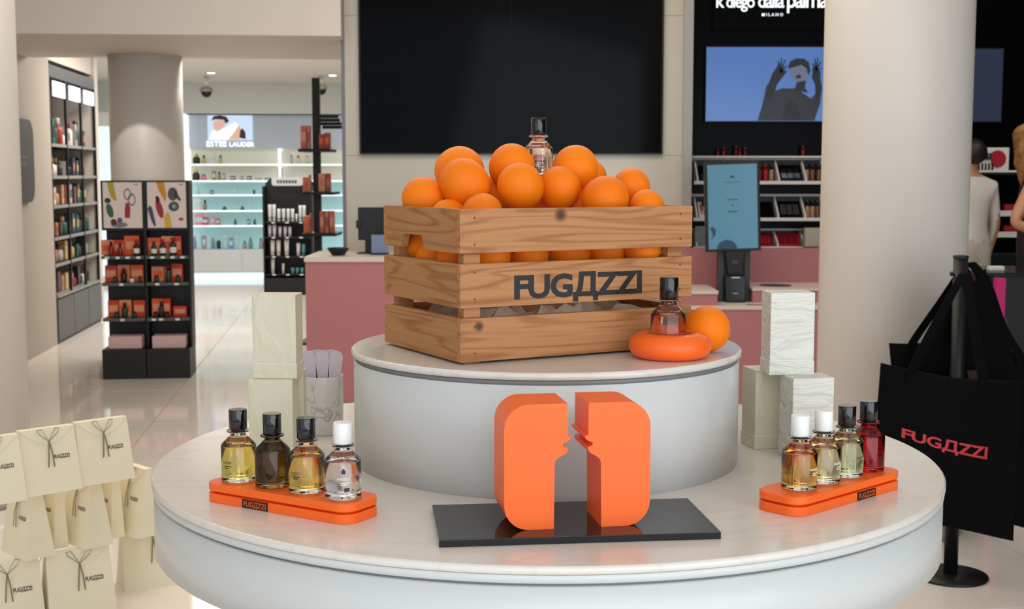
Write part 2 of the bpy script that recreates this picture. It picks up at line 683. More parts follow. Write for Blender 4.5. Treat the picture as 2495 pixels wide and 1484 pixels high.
t = thing('display_table', 'large round white table with marble top carrying the orange displays', 'table', (TX, TY, 0))
MB().lathe([(0.695, ZB - 0.0125), (0.7005, ZB - 0.011), (0.7005, ZB - 0.0035), (0.697, ZB)], 128).build('marble_top', M_top, t)
MB().lathe([(0.697, ZB - 0.024), (0.6985, ZB - 0.0235), (0.6985, ZB - 0.0135), (0.697, ZB - 0.0125)], 128).build('top_rim', M_drum, t)
MB().lathe([(0.690, ZB - 0.030), (0.690, ZB - 0.0235)], 128).build('shadow_gap', M_groove, t)
MB().lathe([(0.690, ZB - 0.128), (0.697, ZB - 0.126), (0.697, ZB - 0.030), (0.690, ZB - 0.029)], 128).build('drum', M_drum, t)
MB().lathe([(0.46, 0.0), (0.46, ZB - 0.127)], 96).build('pedestal', M_drum, t)
t = thing('display_riser', 'smaller round white riser under the orange crate, centred on the table', 'riser', (TX, TY, ZB))
HU = ZU - ZB
MB().lathe([(0.347, HU - 0.0125), (0.352, HU - 0.011), (0.352, HU - 0.003), (0.349, HU)], 128).build('marble_top', M_top, t)
MB().lathe([(0.3440, HU - 0.0215), (0.3440, HU - 0.012)], 128).build('shadow_gap', M_groove, t)
MB().lathe([(0.3480, 0.0), (0.3480, HU - 0.0215), (0.3465, HU - 0.0205)], 128).build('drum', M_drum, t)

# ================================================================== WOODEN CRATE
CX, CY, CYAW = -0.0834, 2.1223, 0.5018
CL, CD, CHT = 0.46, 0.31, 0.25
M_w = [mat_wood('pine_front', (186, 132, 86), (140, 84, 44), 3),
       mat_wood('pine_side', (180, 128, 80), (136, 82, 42), 11)]
M_knot1 = mat_wood('pine_knot_top', (188, 134, 88), (142, 88, 48), 5, [(-0.042, 0.024, 0.015)])
M_knot2 = mat_wood('pine_knot_low', (184, 130, 84), (140, 86, 46), 9, [(-0.196, 0.022, 0.011)])
crate = thing('wooden_crate', 'slatted pine crate full of oranges with black lettering on its front', 'crate', (CX, CY, ZU), CYAW)
SL = [(0.004, 0.0755), (0.0925, 0.164), (0.1815, 0.253)]
TKF, TKS = 0.013, 0.013
slat_face = None
for k, (z0, z1) in enumerate(SL):
    h = z1 - z0
    # front and rear boards run over the ends of the side boards
    for y0, nm in ((0.0, 'front'), (CD - TKF, 'rear')):
        mm = M_w[0]
        if nm == 'front':
            mm = {2: M_knot1, 1: M_w[0], 0: M_knot2}[k]
        o = MB().box(-CL / 2, CL / 2, 0, TKF, -h / 2, h / 2, bev=0.0009).build('slat', mm, crate, (CL / 2, y0, (z0 + z1) / 2))
        if nm == 'front' and k == 1:
            slat_face = o
    for x0 in (0.0, CL - TKS):
        w = CD - 2 * TKF
        if k == 2:
            # hand hold cut into the lower edge
            hw, hh, hc = 0.050, 0.024, 0.030
            pts = [(-w / 2, -h / 2), (hc - hw, -h / 2), (hc - hw + 0.013, -h / 2 + hh), (hc + hw - 0.013, -h / 2 + hh), (hc + hw, -h / 2), (w / 2, -h / 2), (w / 2, h / 2), (-w / 2, h / 2)]
        else:
            pts = [(-w / 2, -h / 2), (w / 2, -h / 2), (w / 2, h / 2), (-w / 2, h / 2)]
        # local x of the slat runs along the board
        mb = MB().prism(pts, 0, TKS, Matrix.Rotation(PI / 2, 4, 'X'))
        mb.build('slat', M_w[1], crate, (x0, CD / 2, (z0 + z1) / 2), PI / 2)
for (px, py) in ((TKS, TKF), (CL - TKS - 0.030, TKF), (TKS, CD - TKF - 0.022), (CL - TKS - 0.030, CD - TKF - 0.022)):
    MB().box(px, px + 0.030, py, py + 0.022, 0.0, 0.246, bev=0.001).build('corner_post', M_w[0], crate)
for k in range(4):
    y0 = 0.016 + k * 0.0705
    MB().box(0.0, CL - 0.026, 0, 0.062, -0.004, 0.004).build('bottom_slat', M_w[1], crate, (0.013, y0, 0.008))
# screws on the front boards
scr = MB().lathe([(0.0018, -0.0004), (0.0018, 0.0005)], 10, Matrix.Rotation(PI / 2, 4, 'X')).mesh('screw')
scr.materials.append(mat('screw_head', (96, 74, 54), 0.4, metal=0.6))
for (z0, z1) in SL:
    for x in (0.026, CL - 0.026):
        for z in (z0 + 0.014, z1 - 0.014):
            link('screw', scr, crate, (x, 0.0, z))
# brand lettering printed on the middle board
M_ink = mat('black_ink', (30, 30, 31), 0.5)
b0 = text_mb(BRAND, 0.254, lambda x, y: (x - 0.131, -0.0006, y - 0.0235), 0.036, 0.95, 0.84)
b0.build('lettering', M_ink, slat_face)['label'] = 'black stencilled brand lettering'

CF = Frame(CX, CY, CYAW, ZU)

# ================================================================== ORANGES
M_or = mat_orange('orange_peel')
M_scar = mat('orange_scar', (120, 92, 30), 0.7)


def orange_mesh(name, seed, el=1.0):
    rnd = random.Random(seed)
    bm = bmesh.new()
    bmesh.ops.create_uvsphere(bm, u_segments=32, v_segments=20, radius=1.0)
    a = [rnd.uniform(-1, 1) for _ in range(6)]
    for v in bm.verts:
        c = v.co
        k = 1 + 0.018 * math.sin(2.1 * c.x + a[0] * 3) + 0.016 * math.sin(2.4 * c.y + a[1] * 3) + 0.012 * math.sin(3 * c.z + a[2] * 3)
        if c.z > 0.9:
            k -= 0.6 * (c.z - 0.9) ** 1.5
        v.co = Vector((c.x * k, c.y * k, c.z * k * el))
    for f in bm.faces:
        f.smooth = True
    me = bpy.data.meshes.new(name)
    bm.to_mesh(me)
    bm.free()
    me.materials.append(M_or)
    return me


OM = [orange_mesh('orange', s, e) for s, e in ((1, 0.97), (2, 1.0), (3, 1.05), (4, 0.94))]
scar_me = MB().lathe([(0.12, -0.02), (0.10, 0.012), (0.03, 0.02), (0.02, 0.004)], 9).mesh('stem_scar')
scar_me.materials.append(M_scar)


ORL = []


def orange(px, py, rpx, d, label, k, rot=None):
    p = gd(px, py, d)
    depth = p.y * math.cos(PITCH) + (CAM_H - p.z) * math.sin(PITCH)
    ORL.append([p, rpx * depth / F_PX, label, k, rot])


orange(1030, 484, 55, 2.36, 'leftmost orange of the heap, low beside the crate corner', 0, (2.4, 0.3, 0))
orange(1122, 418, 61, 2.44, 'large orange at the left peak of the heap, behind another', 1, (2.0, 0.5, 1))
orange(1131, 450, 62, 2.335, 'large orange at the left front, leaning before the peak one', 2, (2.5, 0.2, 2))
orange(1174, 521, 53, 2.262, 'small low orange half hidden behind the crate front, left of centre', 3, (2.2, 0.1, 2))
orange(1094, 528, 46, 2.31, 'barely visible orange sunk between two others at the left rim', 0, (2.6, 0, 1))
orange(1247, 407, 56, 2.425, 'orange on top of the heap left of the bottle', 1, (0.62, 0.05, 0.1))
orange(1268, 455, 56.5, 2.325, 'round orange in the middle front of the heap below the bottle', 2, (2.5, 0.4, 3))
orange(1363, 459, 52, 2.385, 'oval orange right of centre in front of the bottle', 2, (0.3, 0.2, 0.2))
orange(1403, 410, 57, 2.44, 'orange at the right peak of the heap with dark stem scar', 1, (0.85, 0.38, 0.0))
orange(1437, 432, 44, 2.52, 'orange mostly hidden behind the right peak orange', 3)
orange(1476, 486, 59, 2.350, 'large orange at the right front above the crate board', 0, (2.3, 0.4, 1))
orange(1539, 453, 46, 2.455, 'orange at the back right of the heap', 3, (2.2, 0.2, 4))
orange(1576, 507, 44, 2.368, 'rightmost orange just above the crate rim', 2, (2.6, 0.3, 1))
orange(1310, 500, 46, 2.47, 'orange deep in the gap under the standing bottle', 1)
orange(1415, 505, 46, 2.43, 'orange in the shadow between the oval and right front ones', 0)
orange(1205, 470, 46, 2.44, 'orange in the dark gap between left and middle ones', 3)
# lower layer seen through the upper gap of the crate
low = [(1195, 628, 48, 2.235, 'first'), (1290, 622, 50, 2.285, 'second'), (1388, 614, 50, 2.340, 'third'), (1478, 610, 49, 2.365, 'fourth'), (1562, 606, 45, 2.365, 'fifth')]
for i, (x, y, r, d, nm) in enumerate(low):
    orange(x, y, r, d, nm + ' orange from the left showing in the upper front gap of the crate', i + 2)
orange(1020, 600, 40, 2.40, 'orange behind the hand hold of the crate side', 1)
orange(1052, 624, 38, 2.335, 'small orange showing in the side gap under the hand hold', 2)
orange(1090, 634, 32, 2.270, 'small orange in the side gap nearest the crate corner', 3)
for i, (x, y, d, nm) in enumerate([(1250, 560, 2.36, 'left'), (1350, 560, 2.44, 'middle'), (1450, 556, 2.51, 'right')]):
    orange(x, y, 44, d, nm + ' one of three oranges buried inside the crate under the heap', i)
# settle the heap: push touching fruit apart, mostly along the line of sight, and keep the low ones inside the boards
inv = CF.m.inverted()
for it in range(160):
    for i in range(len(ORL)):
        for j_ in range(i):
            a_, b_ = ORL[i], ORL[j_]
            dv = a_[0] - b_[0]
            gap = (a_[1] + b_[1]) * 0.93 - dv.length
            if gap > 0:
                far_, near_ = (a_, b_) if a_[0].y > b_[0].y else (b_, a_)
                vd = (far_[0] - Vector((0, 0, CAM_H))).normalized()
                sd_ = (far_[0] - near_[0]).normalized()
                mv = (vd * 0.9 + sd_ * 0.1).normalized() * gap * 0.3
                far_[0] = far_[0] + mv
                near_[0] = near_[0] - mv
    for q in ORL:
        l = inv @ q[0]
        if l.z < 0.253 + q[1] * 0.75:
            kk = q[1] * (1.0 if l.z < 0.253 else math.sqrt(max(0.0, 1 - ((l.z - 0.253) / q[1]) ** 2))) + 0.0145
            l.x = min(max(l.x, kk), CL - kk)
            l.y = min(max(l.y, kk), CD - kk)
            q[0] = CF.m @ l
for p_, r_, label, k, rot in ORL:
    rnd = random.Random(k * 13 + 5)
    o = link('orange', OM[k % 4], None, p_, 0, rot or (rnd.uniform(0.5, 2.6), rnd.uniform(-1, 1), rnd.uniform(0, 6)))
    o.scale = (r_, r_, r_)
    tag(o, label, 'orange', 'oranges heaped in the crate')
    link('stem_scar', scar_me, o, (0, 0, 0.955 * (0.97, 1.0, 1.05, 0.94)[k % 4]))
# paper padding under the fruit
pad = MB()
rnd = random.Random(3)
nx, ny = 22, 14
gv = []
for j in range(ny + 1):
    for i in range(nx + 1):
        e = 0.0 if i in (0, nx) or j in (0, ny) else 1.0
        gv.append((0.045 + (CL - 0.09) * i / nx + rnd.uniform(-.004, .004), 0.038 + (CD - 0.076) * j / ny + rnd.uniform(-.004, .004), 0.058 + e * rnd.uniform(0.0, 0.030)))
pad.add(gv, [[j * (nx + 1) + i, j * (nx + 1) + i + 1, (j + 1) * (nx + 1) + i + 1, (j + 1) * (nx + 1) + i] for j in range(ny) for i in range(nx)])
ring = [i for i in range(nx + 1)] + [j * (nx + 1) + nx for j in range(1, ny + 1)] + [ny * (nx + 1) + i for i in range(nx - 1, -1, -1)] + [j * (nx + 1) for j in range(ny - 1, 0, -1)]
bot = [(gv[i][0], gv[i][1], 0.013) for i in ring]
o0 = len(pad.v)
pad.add(bot, [list(range(len(bot)))])
n = len(ring)
for q in range(n):
    pad.f.append([ring[q], ring[(q + 1) % n], o0 + (q + 1) % n, o0 + q])
    pad.sm.append(False)
    pad.mi.append(0)
tag(pad.build('packing_paper', mat('kraft_paper', (190, 172, 146), 0.8, var=0.15, scale=20), None, CF.o, CYAW), 'crumpled beige packing paper under the oranges inside the crate', 'paper')

# ================================================================== PERFUME BOTTLES
M_glass = mat('clear_glass', (252, 250, 248), 0.02, trans=1.0, ior=1.42)
M_capb = mat('black_cap', (12, 12, 16), 0.12, coat=0.5)
M_capw = mat('white_cap', (236, 236, 230), 0.3)
M_label = mat('bottle_print_black', (28, 26, 24), 0.6)
M_labelw = mat('bottle_print_white', (240, 240, 238), 0.6)
M_labelb = mat('bottle_print_blue', (40, 48, 92), 0.6)


def liquid(name, rgb):
    return mat('liquid_' + name, rgb, 0.03, trans=1.0, ior=1.33)


def bottle(loc, label, liq, cap, s=1.0, glass=None, print_at=0.0, print_mat=None, emblem=False, group=None, rz=0.0, solid=None):
    t = thing('perfume_bottle', label, 'bottle', loc, rz, group)
    t.scale = (s, s, s)
    body = [(0.0255, 0.0), (0.0272, 0.0012), (0.0275, 0.003), (0.0275, 0.0555), (0.0268, 0.0580), (0.0245, 0.0608), (0.0150, 0.0700), (0.0118, 0.0735), (0.0112, 0.0785)]
    MB().lathe(body, 40).build('glass_body', glass or M_glass, t)
    if liq:
        MB().lathe([(0.0232, 0.0080), (0.0250, 0.0095), (0.0256, 0.012), (0.0256, 0.0550), (0.0246, 0.0562)], 40).build('liquid', liq, t)
    MB().lathe([(0.0118, 0.0770), (0.0178, 0.0778), (0.0186, 0.0792), (0.0178, 0.0806), (0.0128, 0.0812)], 36).build('collar', glass or M_glass if cap is M_capw or not solid else cap, t)
    MB().lathe([(0.0138, 0.0815), (0.0143, 0.0822), (0.0143, 0.1125), (0.0137, 0.1135)], 36).build('cap', cap, t)
    rr = 0.0277

    def wrap(x0, z0):
        def fn(x, y):
            a = print_at - PI / 2 + (x + x0) / rr
            return (rr * math.cos(a), rr * math.sin(a), z0 + y)
        return fn
    pm = print_mat or M_label
    lb = text_mb(BRAND, 0.0175, wrap(-0.009, 0.031), 0.02, 0.95)
    lb.build('print', pm, t)
    ln = MB()
    for k, w in enumerate((0.013, 0.009)):
        f2 = wrap(-0.004, 0.0262 - k * 0.003)
        q = [f2(w * i / 6, 0) for i in range(7)] + [f2(w * i / 6, 0.0012) for i in range(7)]
        ln.add(q, [[i, i + 1, 8 + i, 7 + i] for i in range(6)])
    ln.build('small_print', pm, t)
    if emblem:
        em = MB()
        f2 = wrap(-0.0035, 0.040)
        pts = [(0.001, 0), (0.006, 0), (0.007, 0.004), (0.0035, 0.009), (0, 0.004)]
        em.add([f2(*q) for q in pts], [[0, 1, 2, 3, 4]])
        em.build('emblem', M_labelb, t)
        bx = MB()
        f2 = wrap(0.001, 0.013)
        bx.add([f2(*q) for q in ((0, 0), (0.008, 0), (0.008, 0.006), (0, 0.006))], [[0, 1, 2, 3]])
        bx.build('emblem', M_labelb, t)
    return t


def rounded_rect(L, W, r, n=8):
    pts = []
    for cx, cy, a0 in ((L / 2 - r, -W / 2 + r, -PI / 2), (L / 2 - r, W / 2 - r, 0), (-L / 2 + r, W / 2 - r, PI / 2), (-L / 2 + r, -W / 2 + r, PI)):
        for i in range(n + 1):
            a = a0 + PI / 2 * i / n
            pts.append((cx + r * math.cos(a), cy + r * math.sin(a)))
    return pts


M_orange = mat('orange_paint', (252, 104, 30), 0.38, var=0.01, scale=3)
TRAY_H = 0.030


def tray(cx, cy, yaw, label, tx):
    t = thing('bottle_tray', label, 'tray', (cx, cy, ZB), yaw)
    L, W, r = 0.292, 0.086, 0.026
    lo = MB()
    for a, b, i0, i1 in ((0, 0.001, 0.001, 0), (0.001, 0.0125, 0, 0), (0.0125, 0.0135, 0, 0.001)):
        n = len(rounded_rect(L, W, r))
    def slab(z0, z1, inset=0.0):
        m = MB()
        b = 0.0012
        rings = [(z0, inset + b), (z0 + b, inset), (z1 - b, inset), (z1, inset + b)]
        k = None
        vs = []
        for z, i in rings:
            pp = rounded_rect(L - 2 * i, W - 2 * i, r - i)
            k = len(pp)
            vs += [(x, y, z) for x, y in pp]
        fs = [[j * k + q, j * k + (q + 1) % k, (j + 1) * k + (q + 1) % k, (j + 1) * k + q] for j in range(3) for q in range(k)]
        fs += [list(range(k - 1, -1, -1)), [3 * k + q for q in range(k)]]
        m.add(vs, fs)
        return m
    slab(0, 0.0143).build('lower_slab', M_orange, t)
    slab(0.0140, 0.0190, 0.009).build('groove', M_orange, t)
    top = slab(0.0178, TRAY_H).build('upper_slab', M_orange, t)
    # black brand plate on the front edge
    lp = MB().box(tx - 0.026, tx + 0.026, -W / 2 - 0.0008, -W / 2 + 0.001, 0.0012, 0.0140).build('brand_plate', M_ink, t)
    lp['label'] = 'small black plate with brand lettering'
    text_mb(BRAND, 0.045, lambda x, y: (tx - 0.0225 + x, -W / 2 - 0.0011, 0.0038 + y), 0.02, 0.95).build('lettering', mat('plate_letter', (214, 88, 28), 0.5), lp)
    return t


YL = R(-31.6)
tl = Frame(-0.3415, 2.0025, YL, ZB + TRAY_H)
tray(tl.o.x, tl.o.y, YL, 'orange tray with four bottles on the left of the table', -0.035)
specs = [(-0.1075, 'bottle of yellow perfume with black cap at the left end of the left tray', liquid('yellow', (240, 222, 120)), M_capb, False, None),
         (-0.0365, 'dark olive brown bottle with black cap on the left tray', liquid('olive', (122, 96, 34)), M_capb, False, mat('brown_glass', (178, 150, 100), 0.02, trans=1.0, ior=1.42)),
         (0.0320, 'bottle of golden perfume with black cap, third on the left tray', liquid('gold', (244, 208, 110)), M_capb, False, None),
         (0.1030, 'clear colourless bottle with white cap at the right end of the left tray', liquid('clear', (246, 242, 240)), M_capw, True, None)]
for dx, lb, lq, cp, em, gl in specs:
    b = bottle(tl.w(dx, 0.0, 0), lb, lq, cp, 1.0, gl, -0.55 if not em else 0.15, M_labelw if em else None, em, 'bottles on the left tray', 0, solid=gl)
YR = R(42.5)
tr = Frame(0.507, 2.062, YR, ZB + TRAY_H)
tray(tr.o.x, tr.o.y, YR, 'orange tray with four bottles on the right of the table', 0.035)
specs = [(-0.083, 'bottle of amber orange perfume with white cap at the near end of the right tray', liquid('amber', (250, 190, 90)), M_capw, None),
         (-0.020, 'bottle of pale yellow perfume with white cap, second on the right tray', liquid('pale', (244, 238, 190)), M_capw, None),
         (0.044, 'bottle of pale green perfume with black cap on the right tray', liquid('green', (226, 236, 190)), M_capb, None),
         (0.106, 'red glass bottle with black cap at the far end of the right tray', liquid('red', (200, 12, 34)), M_capb, mat('red_glass', (226, 40, 60), 0.03, trans=1.0, ior=1.42))]
for dx, lb, lq, cp, gl in specs:
    bottle(tr.w(dx, 0.002, 0), lb, lq, cp, 1.0, gl, 0.75, M_labelw if cp is M_capw else None, False, 'bottles on the right tray')

# ring stand, its bottle and the loose orange on the riser
dc = (0.2675, 2.216)
t = MB()
prof = []
Ro, Hh = 0.0700, 0.043
for i in range(15):
    a = -PI / 2 + PI * i / 14
    prof.append((Ro - 0.023 + 0.023 * math.cos(a), Hh / 2 + Hh / 2 * math.sin(a)))
prof += [(0.0385, Hh), (0.0365, Hh - 0.002), (0.0355, 0.0115), (0.001, 0.0110)]
t.lathe(prof, 64)
rs = tag(t.build('ring_stand', M_orange, None, (dc[0], dc[1], ZU)), 'thick orange ring stand beside the crate holding a bottle', 'stand')
bottle((dc[0] - 0.003, dc[1], ZU + 0.0118), 'clear bottle with black cap standing in the orange ring', liquid('blush', (244, 222, 206)), M_capb, 1.10, None, 0.9, None, False, None)
pO = gz(1728, 860, ZU)
r_or = 0.0405
pO = gz(1724, 803, ZU + 0.0400)
o = link('orange', OM[1], None, (pO.x, pO.y, ZU + 0.0412), 0, (1.1, 0.5, 0.3))
o.scale = (r_or,) * 3
tag(o, 'single loose orange lying on the riser behind the orange ring', 'orange')
link('stem_scar', scar_me, o, (0, 0, 0.955))
# bottle planted among the oranges
pb = gd(1312, 432, 2.47)
bottle((pb.x, pb.y, pb.z - 0.002), 'blush glass bottle with black cap rising out of the orange heap', liquid('blush', (244, 222, 206)), M_capb, 0.98, None, 0.15, None, False, None)

# ================================================================== ORANGE SCULPTURE
YS = R(7.2)
SC = Frame(0.0865, 1.8985, YS, ZB)
M_plate = mat('black_acrylic', (12, 12, 13), 0.05, spec=0.45)
pl = MB().box(-0.199, 0.199, -0.0985, 0.0985, 0, 0.0105, bev=0.0008).build('base_plate', M_plate, None, SC.o, R(6.2))
tag(pl, 'glossy black rectangular plate under the two orange blocks', 'plate')
inner = [(0.0345, 0), (0.0335, 0.0938), (0.0320, 0.0985), (0.0285, 0.102), (0.0165, 0.109), (0.0145, 0.113), (0.0150, 0.1165), (0.0212, 0.119), (0.0216, 0.1235), (0.0150, 0.1255), (0.0105, 0.1290), (0.0105, 0.1325), (0.0150, 0.1335), (0.0152, 0.1800)]


def half(sgn, label, yawx, dx):
    pts = list(inner)
    r = 0.036
    for i in range(11):
        a = PI / 2 - PI / 2 * i / 10
        pts.append((0.106 - r + r * math.cos(a), 0.180 - r + r * math.sin(a)))
    for i in range(11):
        a = 0 - PI / 2 * i / 10
        pts.append((0.106 - r + r * math.cos(a), r + r * math.sin(a)))
    pts = [(sgn * x, z) for x, z in pts]
    mb = MB().prism(pts, -0.092, 0.0, Matrix.Rotation(PI / 2, 4, 'X'))
    loc = SC.w(dx, -0.056, 0.0105)
    o = mb.build('bottle_block', M_orange, None, loc, YS + yawx)
    return tag(o, label, 'sculpture', 'orange blocks framing a bottle-shaped gap')


half(-1, 'left orange block with half a bottle outline cut into its right edge', R(2.2), 0.0)
half(1, 'right orange block with half a bottle outline cut into its left edge', R(2.2), 0.0)

# ================================================================== CREAM BOXES AND CUP
M_cream = mat_crinkle('cream_paper', (212, 205, 178), 16, 0.55, 0.4, (1, 1, 0.6), (0, 0.5, 0))
M_cream2 = mat_crinkle('cream_paper_side', (216, 214, 203), 13, 0.75, 0.36, (0.7, 1, 2.2), (0, 0.5, 0))


def gift_box(x, y, z, yaw, w, d, h, label, m, lid=0.026):
    t = thing('perfume_box', label, 'box', (x, y, z), yaw, 'embossed cream perfume boxes')
    MB().box(-w / 2, w / 2, 0, d, 0, lid, bev=0.0015).build('box_base', m, t)
    MB().box(-w / 2 + 0.001, w / 2 - 0.001, 0.001, d - 0.001, lid + 0.0012, h, bev=0.0015).build('box_cover', m, t)
    MB().box(-w / 2 + 0.002, w / 2 - 0.002, 0.002, d - 0.002, lid - 0.004, lid + 0.005).build('box_neck', M_capw, t)
    return t


BH = 0.150
gift_box(-0.4295, 2.318, ZB, R(-1), 0.0815, 0.062, BH, 'lower cream box of the left stack, behind the left tray', M_cream)
gift_box(-0.4225, 2.328, ZB + BH, R(-3), 0.0800, 0.060, BH, 'upper cream box of the left stack, standing on another box', M_cream)
gift_box(-0.4240, 2.405, ZB, R(4), 0.0815, 0.062, BH, 'cream box hidden behind the left stack beside the marble cup', M_cream)
gift_box(0.5400, 2.335, ZB, R(10), 0.0800, 0.066, BH, 'lower front cream box of the right stack, behind the right tray', M_cream2)
gift_box(0.4930, 2.440, ZB, R(13), 0.0820, 0.066, BH, 'lower rear cream box of the right stack, next to the riser', M_cream)
gift_box(0.5075, 2.372, ZB + BH, R(4), 0.0835, 0.066, BH, 'upper cream box of the right stack, bright and wrinkled', M_cream2)

t = thing('marble_cup', 'grey veined marble cup holding paper scent strips', 'cup', (-0.3750, 2.595, ZB))
M_cupm = mat_marble('cup_marble', (214, 212, 208), (92, 98, 108), 9, 0.25, 1.0, 0.03)
MB().lathe([(0.0365, 0), (0.0385, 0.002), (0.0398, 0.115), (0.0395, 0.1165), (0.037, 0.1155), (0.0355, 0.02), (0.003, 0.018)], 40).build('cup_body', M_cupm, t)
M_strip = mat('strip_paper', (206, 194, 202), 0.7)
for i in range(9):
    a = -0.9 + i * 0.22
    lean = (i - 4) * 0.030
    mt = Matrix.Translation((-0.3750 + (i - 4) * 0.0030, 2.595 - 0.008 + 0.0045 * (i % 4), ZB + 0.024)) @ Matrix.Rotation(lean, 4, 'Y')
    mb = MB().prism([(-0.0105, 0), (0.0105, 0), (0.0135, 0.132), (0.009, 0.141), (-0.006, 0.143), (-0.0135, 0.135)], -0.0004, 0.0004, Matrix.Rotation(PI / 2, 4, 'X'))
    o = mb.build('scent_strip', M_strip, None)
    o.matrix_world = mt
    tag(o, ['leftmost', 'second', 'third', 'fourth', 'fifth', 'sixth', 'seventh', 'eighth', 'rightmost'][i] + ' pale lilac paper scent strip fanned out in the marble cup', 'paper strip', 'scent strips in the cup')

# ================================================================== VIDEO WALL
M_scr = mat('video_glass', (5, 6, 8), 0.10, spec=0.07)
sA, sB = gd(880, 372, 8.84), gd(1611, 372, 8.84)
vw = thing('video_wall', 'big dark video wall of joined black panels on the stone wall', 'screen', (sA.x, 8.84, sA.z))
VW = sB.x - sA.x
PW, PH = VW / 2, VW / 2 / 1.725
MB().box(-0.012, VW + 0.012, 0.012, 0.045, -0.010, 3 * PH + 0.010).build('frame', M_black, vw)
for i in range(2):
    for j in range(3):
        MB().box(i * PW + 0.0012, (i + 1) * PW - 0.0012, 0, 0.012, j * PH + 0.0012, (j + 1) * PH - 0.0012).build('screen_panel', M_scr, vw)

# ================================================================== PINK COUNTER
M_pink = mat('pink_laminate', (172, 110, 111), 0.5, var=0.02, scale=1.5)
M_ctop = mat('counter_top', (206, 192, 182), 0.4)
cz = 0.905
t = thing('sales_counter', 'dusty pink sales counter with pale top behind the crate', 'counter', (-1.255, 8.0, 0))
MB().box(0, 1.62, 0.0, 0.60, 0.012, cz - 0.030).build('body', M_pink, t)
MB().box(-0.006, 1.63, -0.008, 0.62, cz - 0.030, cz).build('worktop', M_ctop, t)
MB().box(0.02, 1.60, 0.02, 0.58, 0.0, 0.012).build('plinth', M_ctop, t)
lowz, midz, backz = 0.615, 0.705, 0.925
t = thing('checkout_counter', 'low stepped pink checkout counter carrying the blue touch screen', 'counter', (0.40, 7.94, 0))
MB().box(0, 1.72, 0.0, 0.62, 0.0, lowz - 0.025).build('body', M_pink, t)
MB().box(-0.004, 1.73, -0.006, 0.62, lowz - 0.025, lowz).build('low_ledge', M_ctop, t)
xm = gd(1748, 720, 7.94).x - 0.40
MB().box(0.0, xm, -0.004, 0.45, lowz, midz - 0.02).build('drawer_block', M_pink, t)
MB().box(-0.004, xm + 0.004, -0.010, 0.45, midz - 0.02, midz).build('drawer_top', M_ctop, t)
x2 = gd(1835, 700, 8.1).x - 0.40
MB().box(x2, 1.72, 0.17, 0.62, lowz, midz - 0.015).build('bagging_block', M_pink, t)
MB().box(x2 - 0.004, 1.725, 0.165, 0.62, midz - 0.015, midz).build('bagging_top', M_ctop, t)
MB().lathe([(0.10, 0), (0.10, 0.003)], 32, Matrix.Translation((gd(1890, 690, 8.3).x - 0.40, 0.37, midz))).build('basket_recess', M_dgrey, t)
MB().box(x2 - 0.06, x2 + 0.06, 0.02, 0.045, lowz, lowz + 0.002).build('receipt_slot', M_black, t)
MB().box(0.6, 2.05, 0.62, 0.70, 0.0, backz).build('back_panel', M_pink, t)

# touch screen kiosk
k1, k2 = gd(1735, 400, 8.14), gd(1852, 606, 8.14)
kx = (k1.x + k2.x) / 2
t = thing('touch_kiosk', 'self checkout kiosk with upright blue touch screen on the low counter', 'kiosk', (kx, 8.20, lowz))
M_kblue = mat('kiosk_screen', (20, 40, 50), 0.3, emit=(92, 148, 172), estr=0.62)
kw, z0, z1 = (k2.x - k1.x) / 2, k2.z - lowz, k1.z - lowz
kt = Matrix.Translation((0, 0, 0)) @ Matrix.Rotation(R(-2.0), 4, 'Y')
sc_ = MB().box(-kw - 0.018, kw + 0.018, -0.055, -0.015, z0 - 0.016, z1 + 0.020, kt, bev=0.004).build('screen_housing', M_black, t)
MB().box(-kw, kw, -0.058, -0.0545, z0, z1, kt).build('screen', M_kblue, sc_)
M_ktx = mat('kiosk_print', (32, 62, 84), 0.5, emit=(24, 50, 70), estr=0.5)


def kdecal(pts):
    m = MB()
    m.add([kt @ Vector((x, -0.0592, z)) for x, z in pts], [list(range(len(pts)))])
    m.build('screen_print', M_ktx, sc_)


zc = (z0 + z1) / 2
kdecal([(-0.012, zc + 0.170), (-0.008, zc + 0.170), (-0.008, zc + 0.178), (0.008, zc + 0.178), (0.008, zc + 0.170), (0.012, zc + 0.170), (0.012, zc + 0.190), (-0.012, zc + 0.190)])
for w, dz, h in ((0.050, 0.150, 0.003), (0.034, 0.040, 0.006), (0.007, 0.004, 0.008), (0.028, -0.034, 0.008)):
    kdecal([(-w, zc + dz), (w, zc + dz), (w, zc + dz + h), (-w, zc + dz + h)])
hump = [(-0.115 + 0.075 + 0.062 * math.cos(PI * i / 12), z0 + 0.056 * math.sin(PI * i / 12)) for i in range(13)]
kdecal(hump)
kdecal([(-kw + 0.006, z0 + 0.135), (-kw + 0.03, z0 + 0.138), (-kw + 0.046, z0 + 0.118), (-kw + 0.040, z0 + 0.085), (-kw + 0.012, z0 + 0.055), (-kw + 0.026, z0 + 0.088), (-kw + 0.020, z0 + 0.105)])
for sx in (-1, 1):
    MB().box(sx * 0.082 - 0.018, sx * 0.082 + 0.018, -0.02, 0.04, 0, z0, bev=0.003).build('stand_leg', M_dgrey, t)
MB().box(-0.075, 0.075, -0.01, 0.05, 0.0, z0 + 0.02).build('stand_back', M_black, t)
MB().prism([(-0.062, z0 - 0.004), (-0.040, 0.175), (0.040, 0.175), (0.062, z0 - 0.004)], 0.0, 0.05, Matrix.Rotation(PI / 2, 4, 'X')).build('scanner', M_black, t)
MB().box(-0.022, 0.022, -0.056, -0.050, 0.235, 0.262, bev=0.003).build('scanner_lens', M_dgrey, t)
pr = MB().box(-0.062, 0.062, -0.085, -0.010, 0, 0.165, bev=0.004).build('printer', M_blackg, t)
MB().box(-0.026, 0.026, -0.088, -0.084, 0.152, 0.160).build('paper_slot', M_steel, pr)
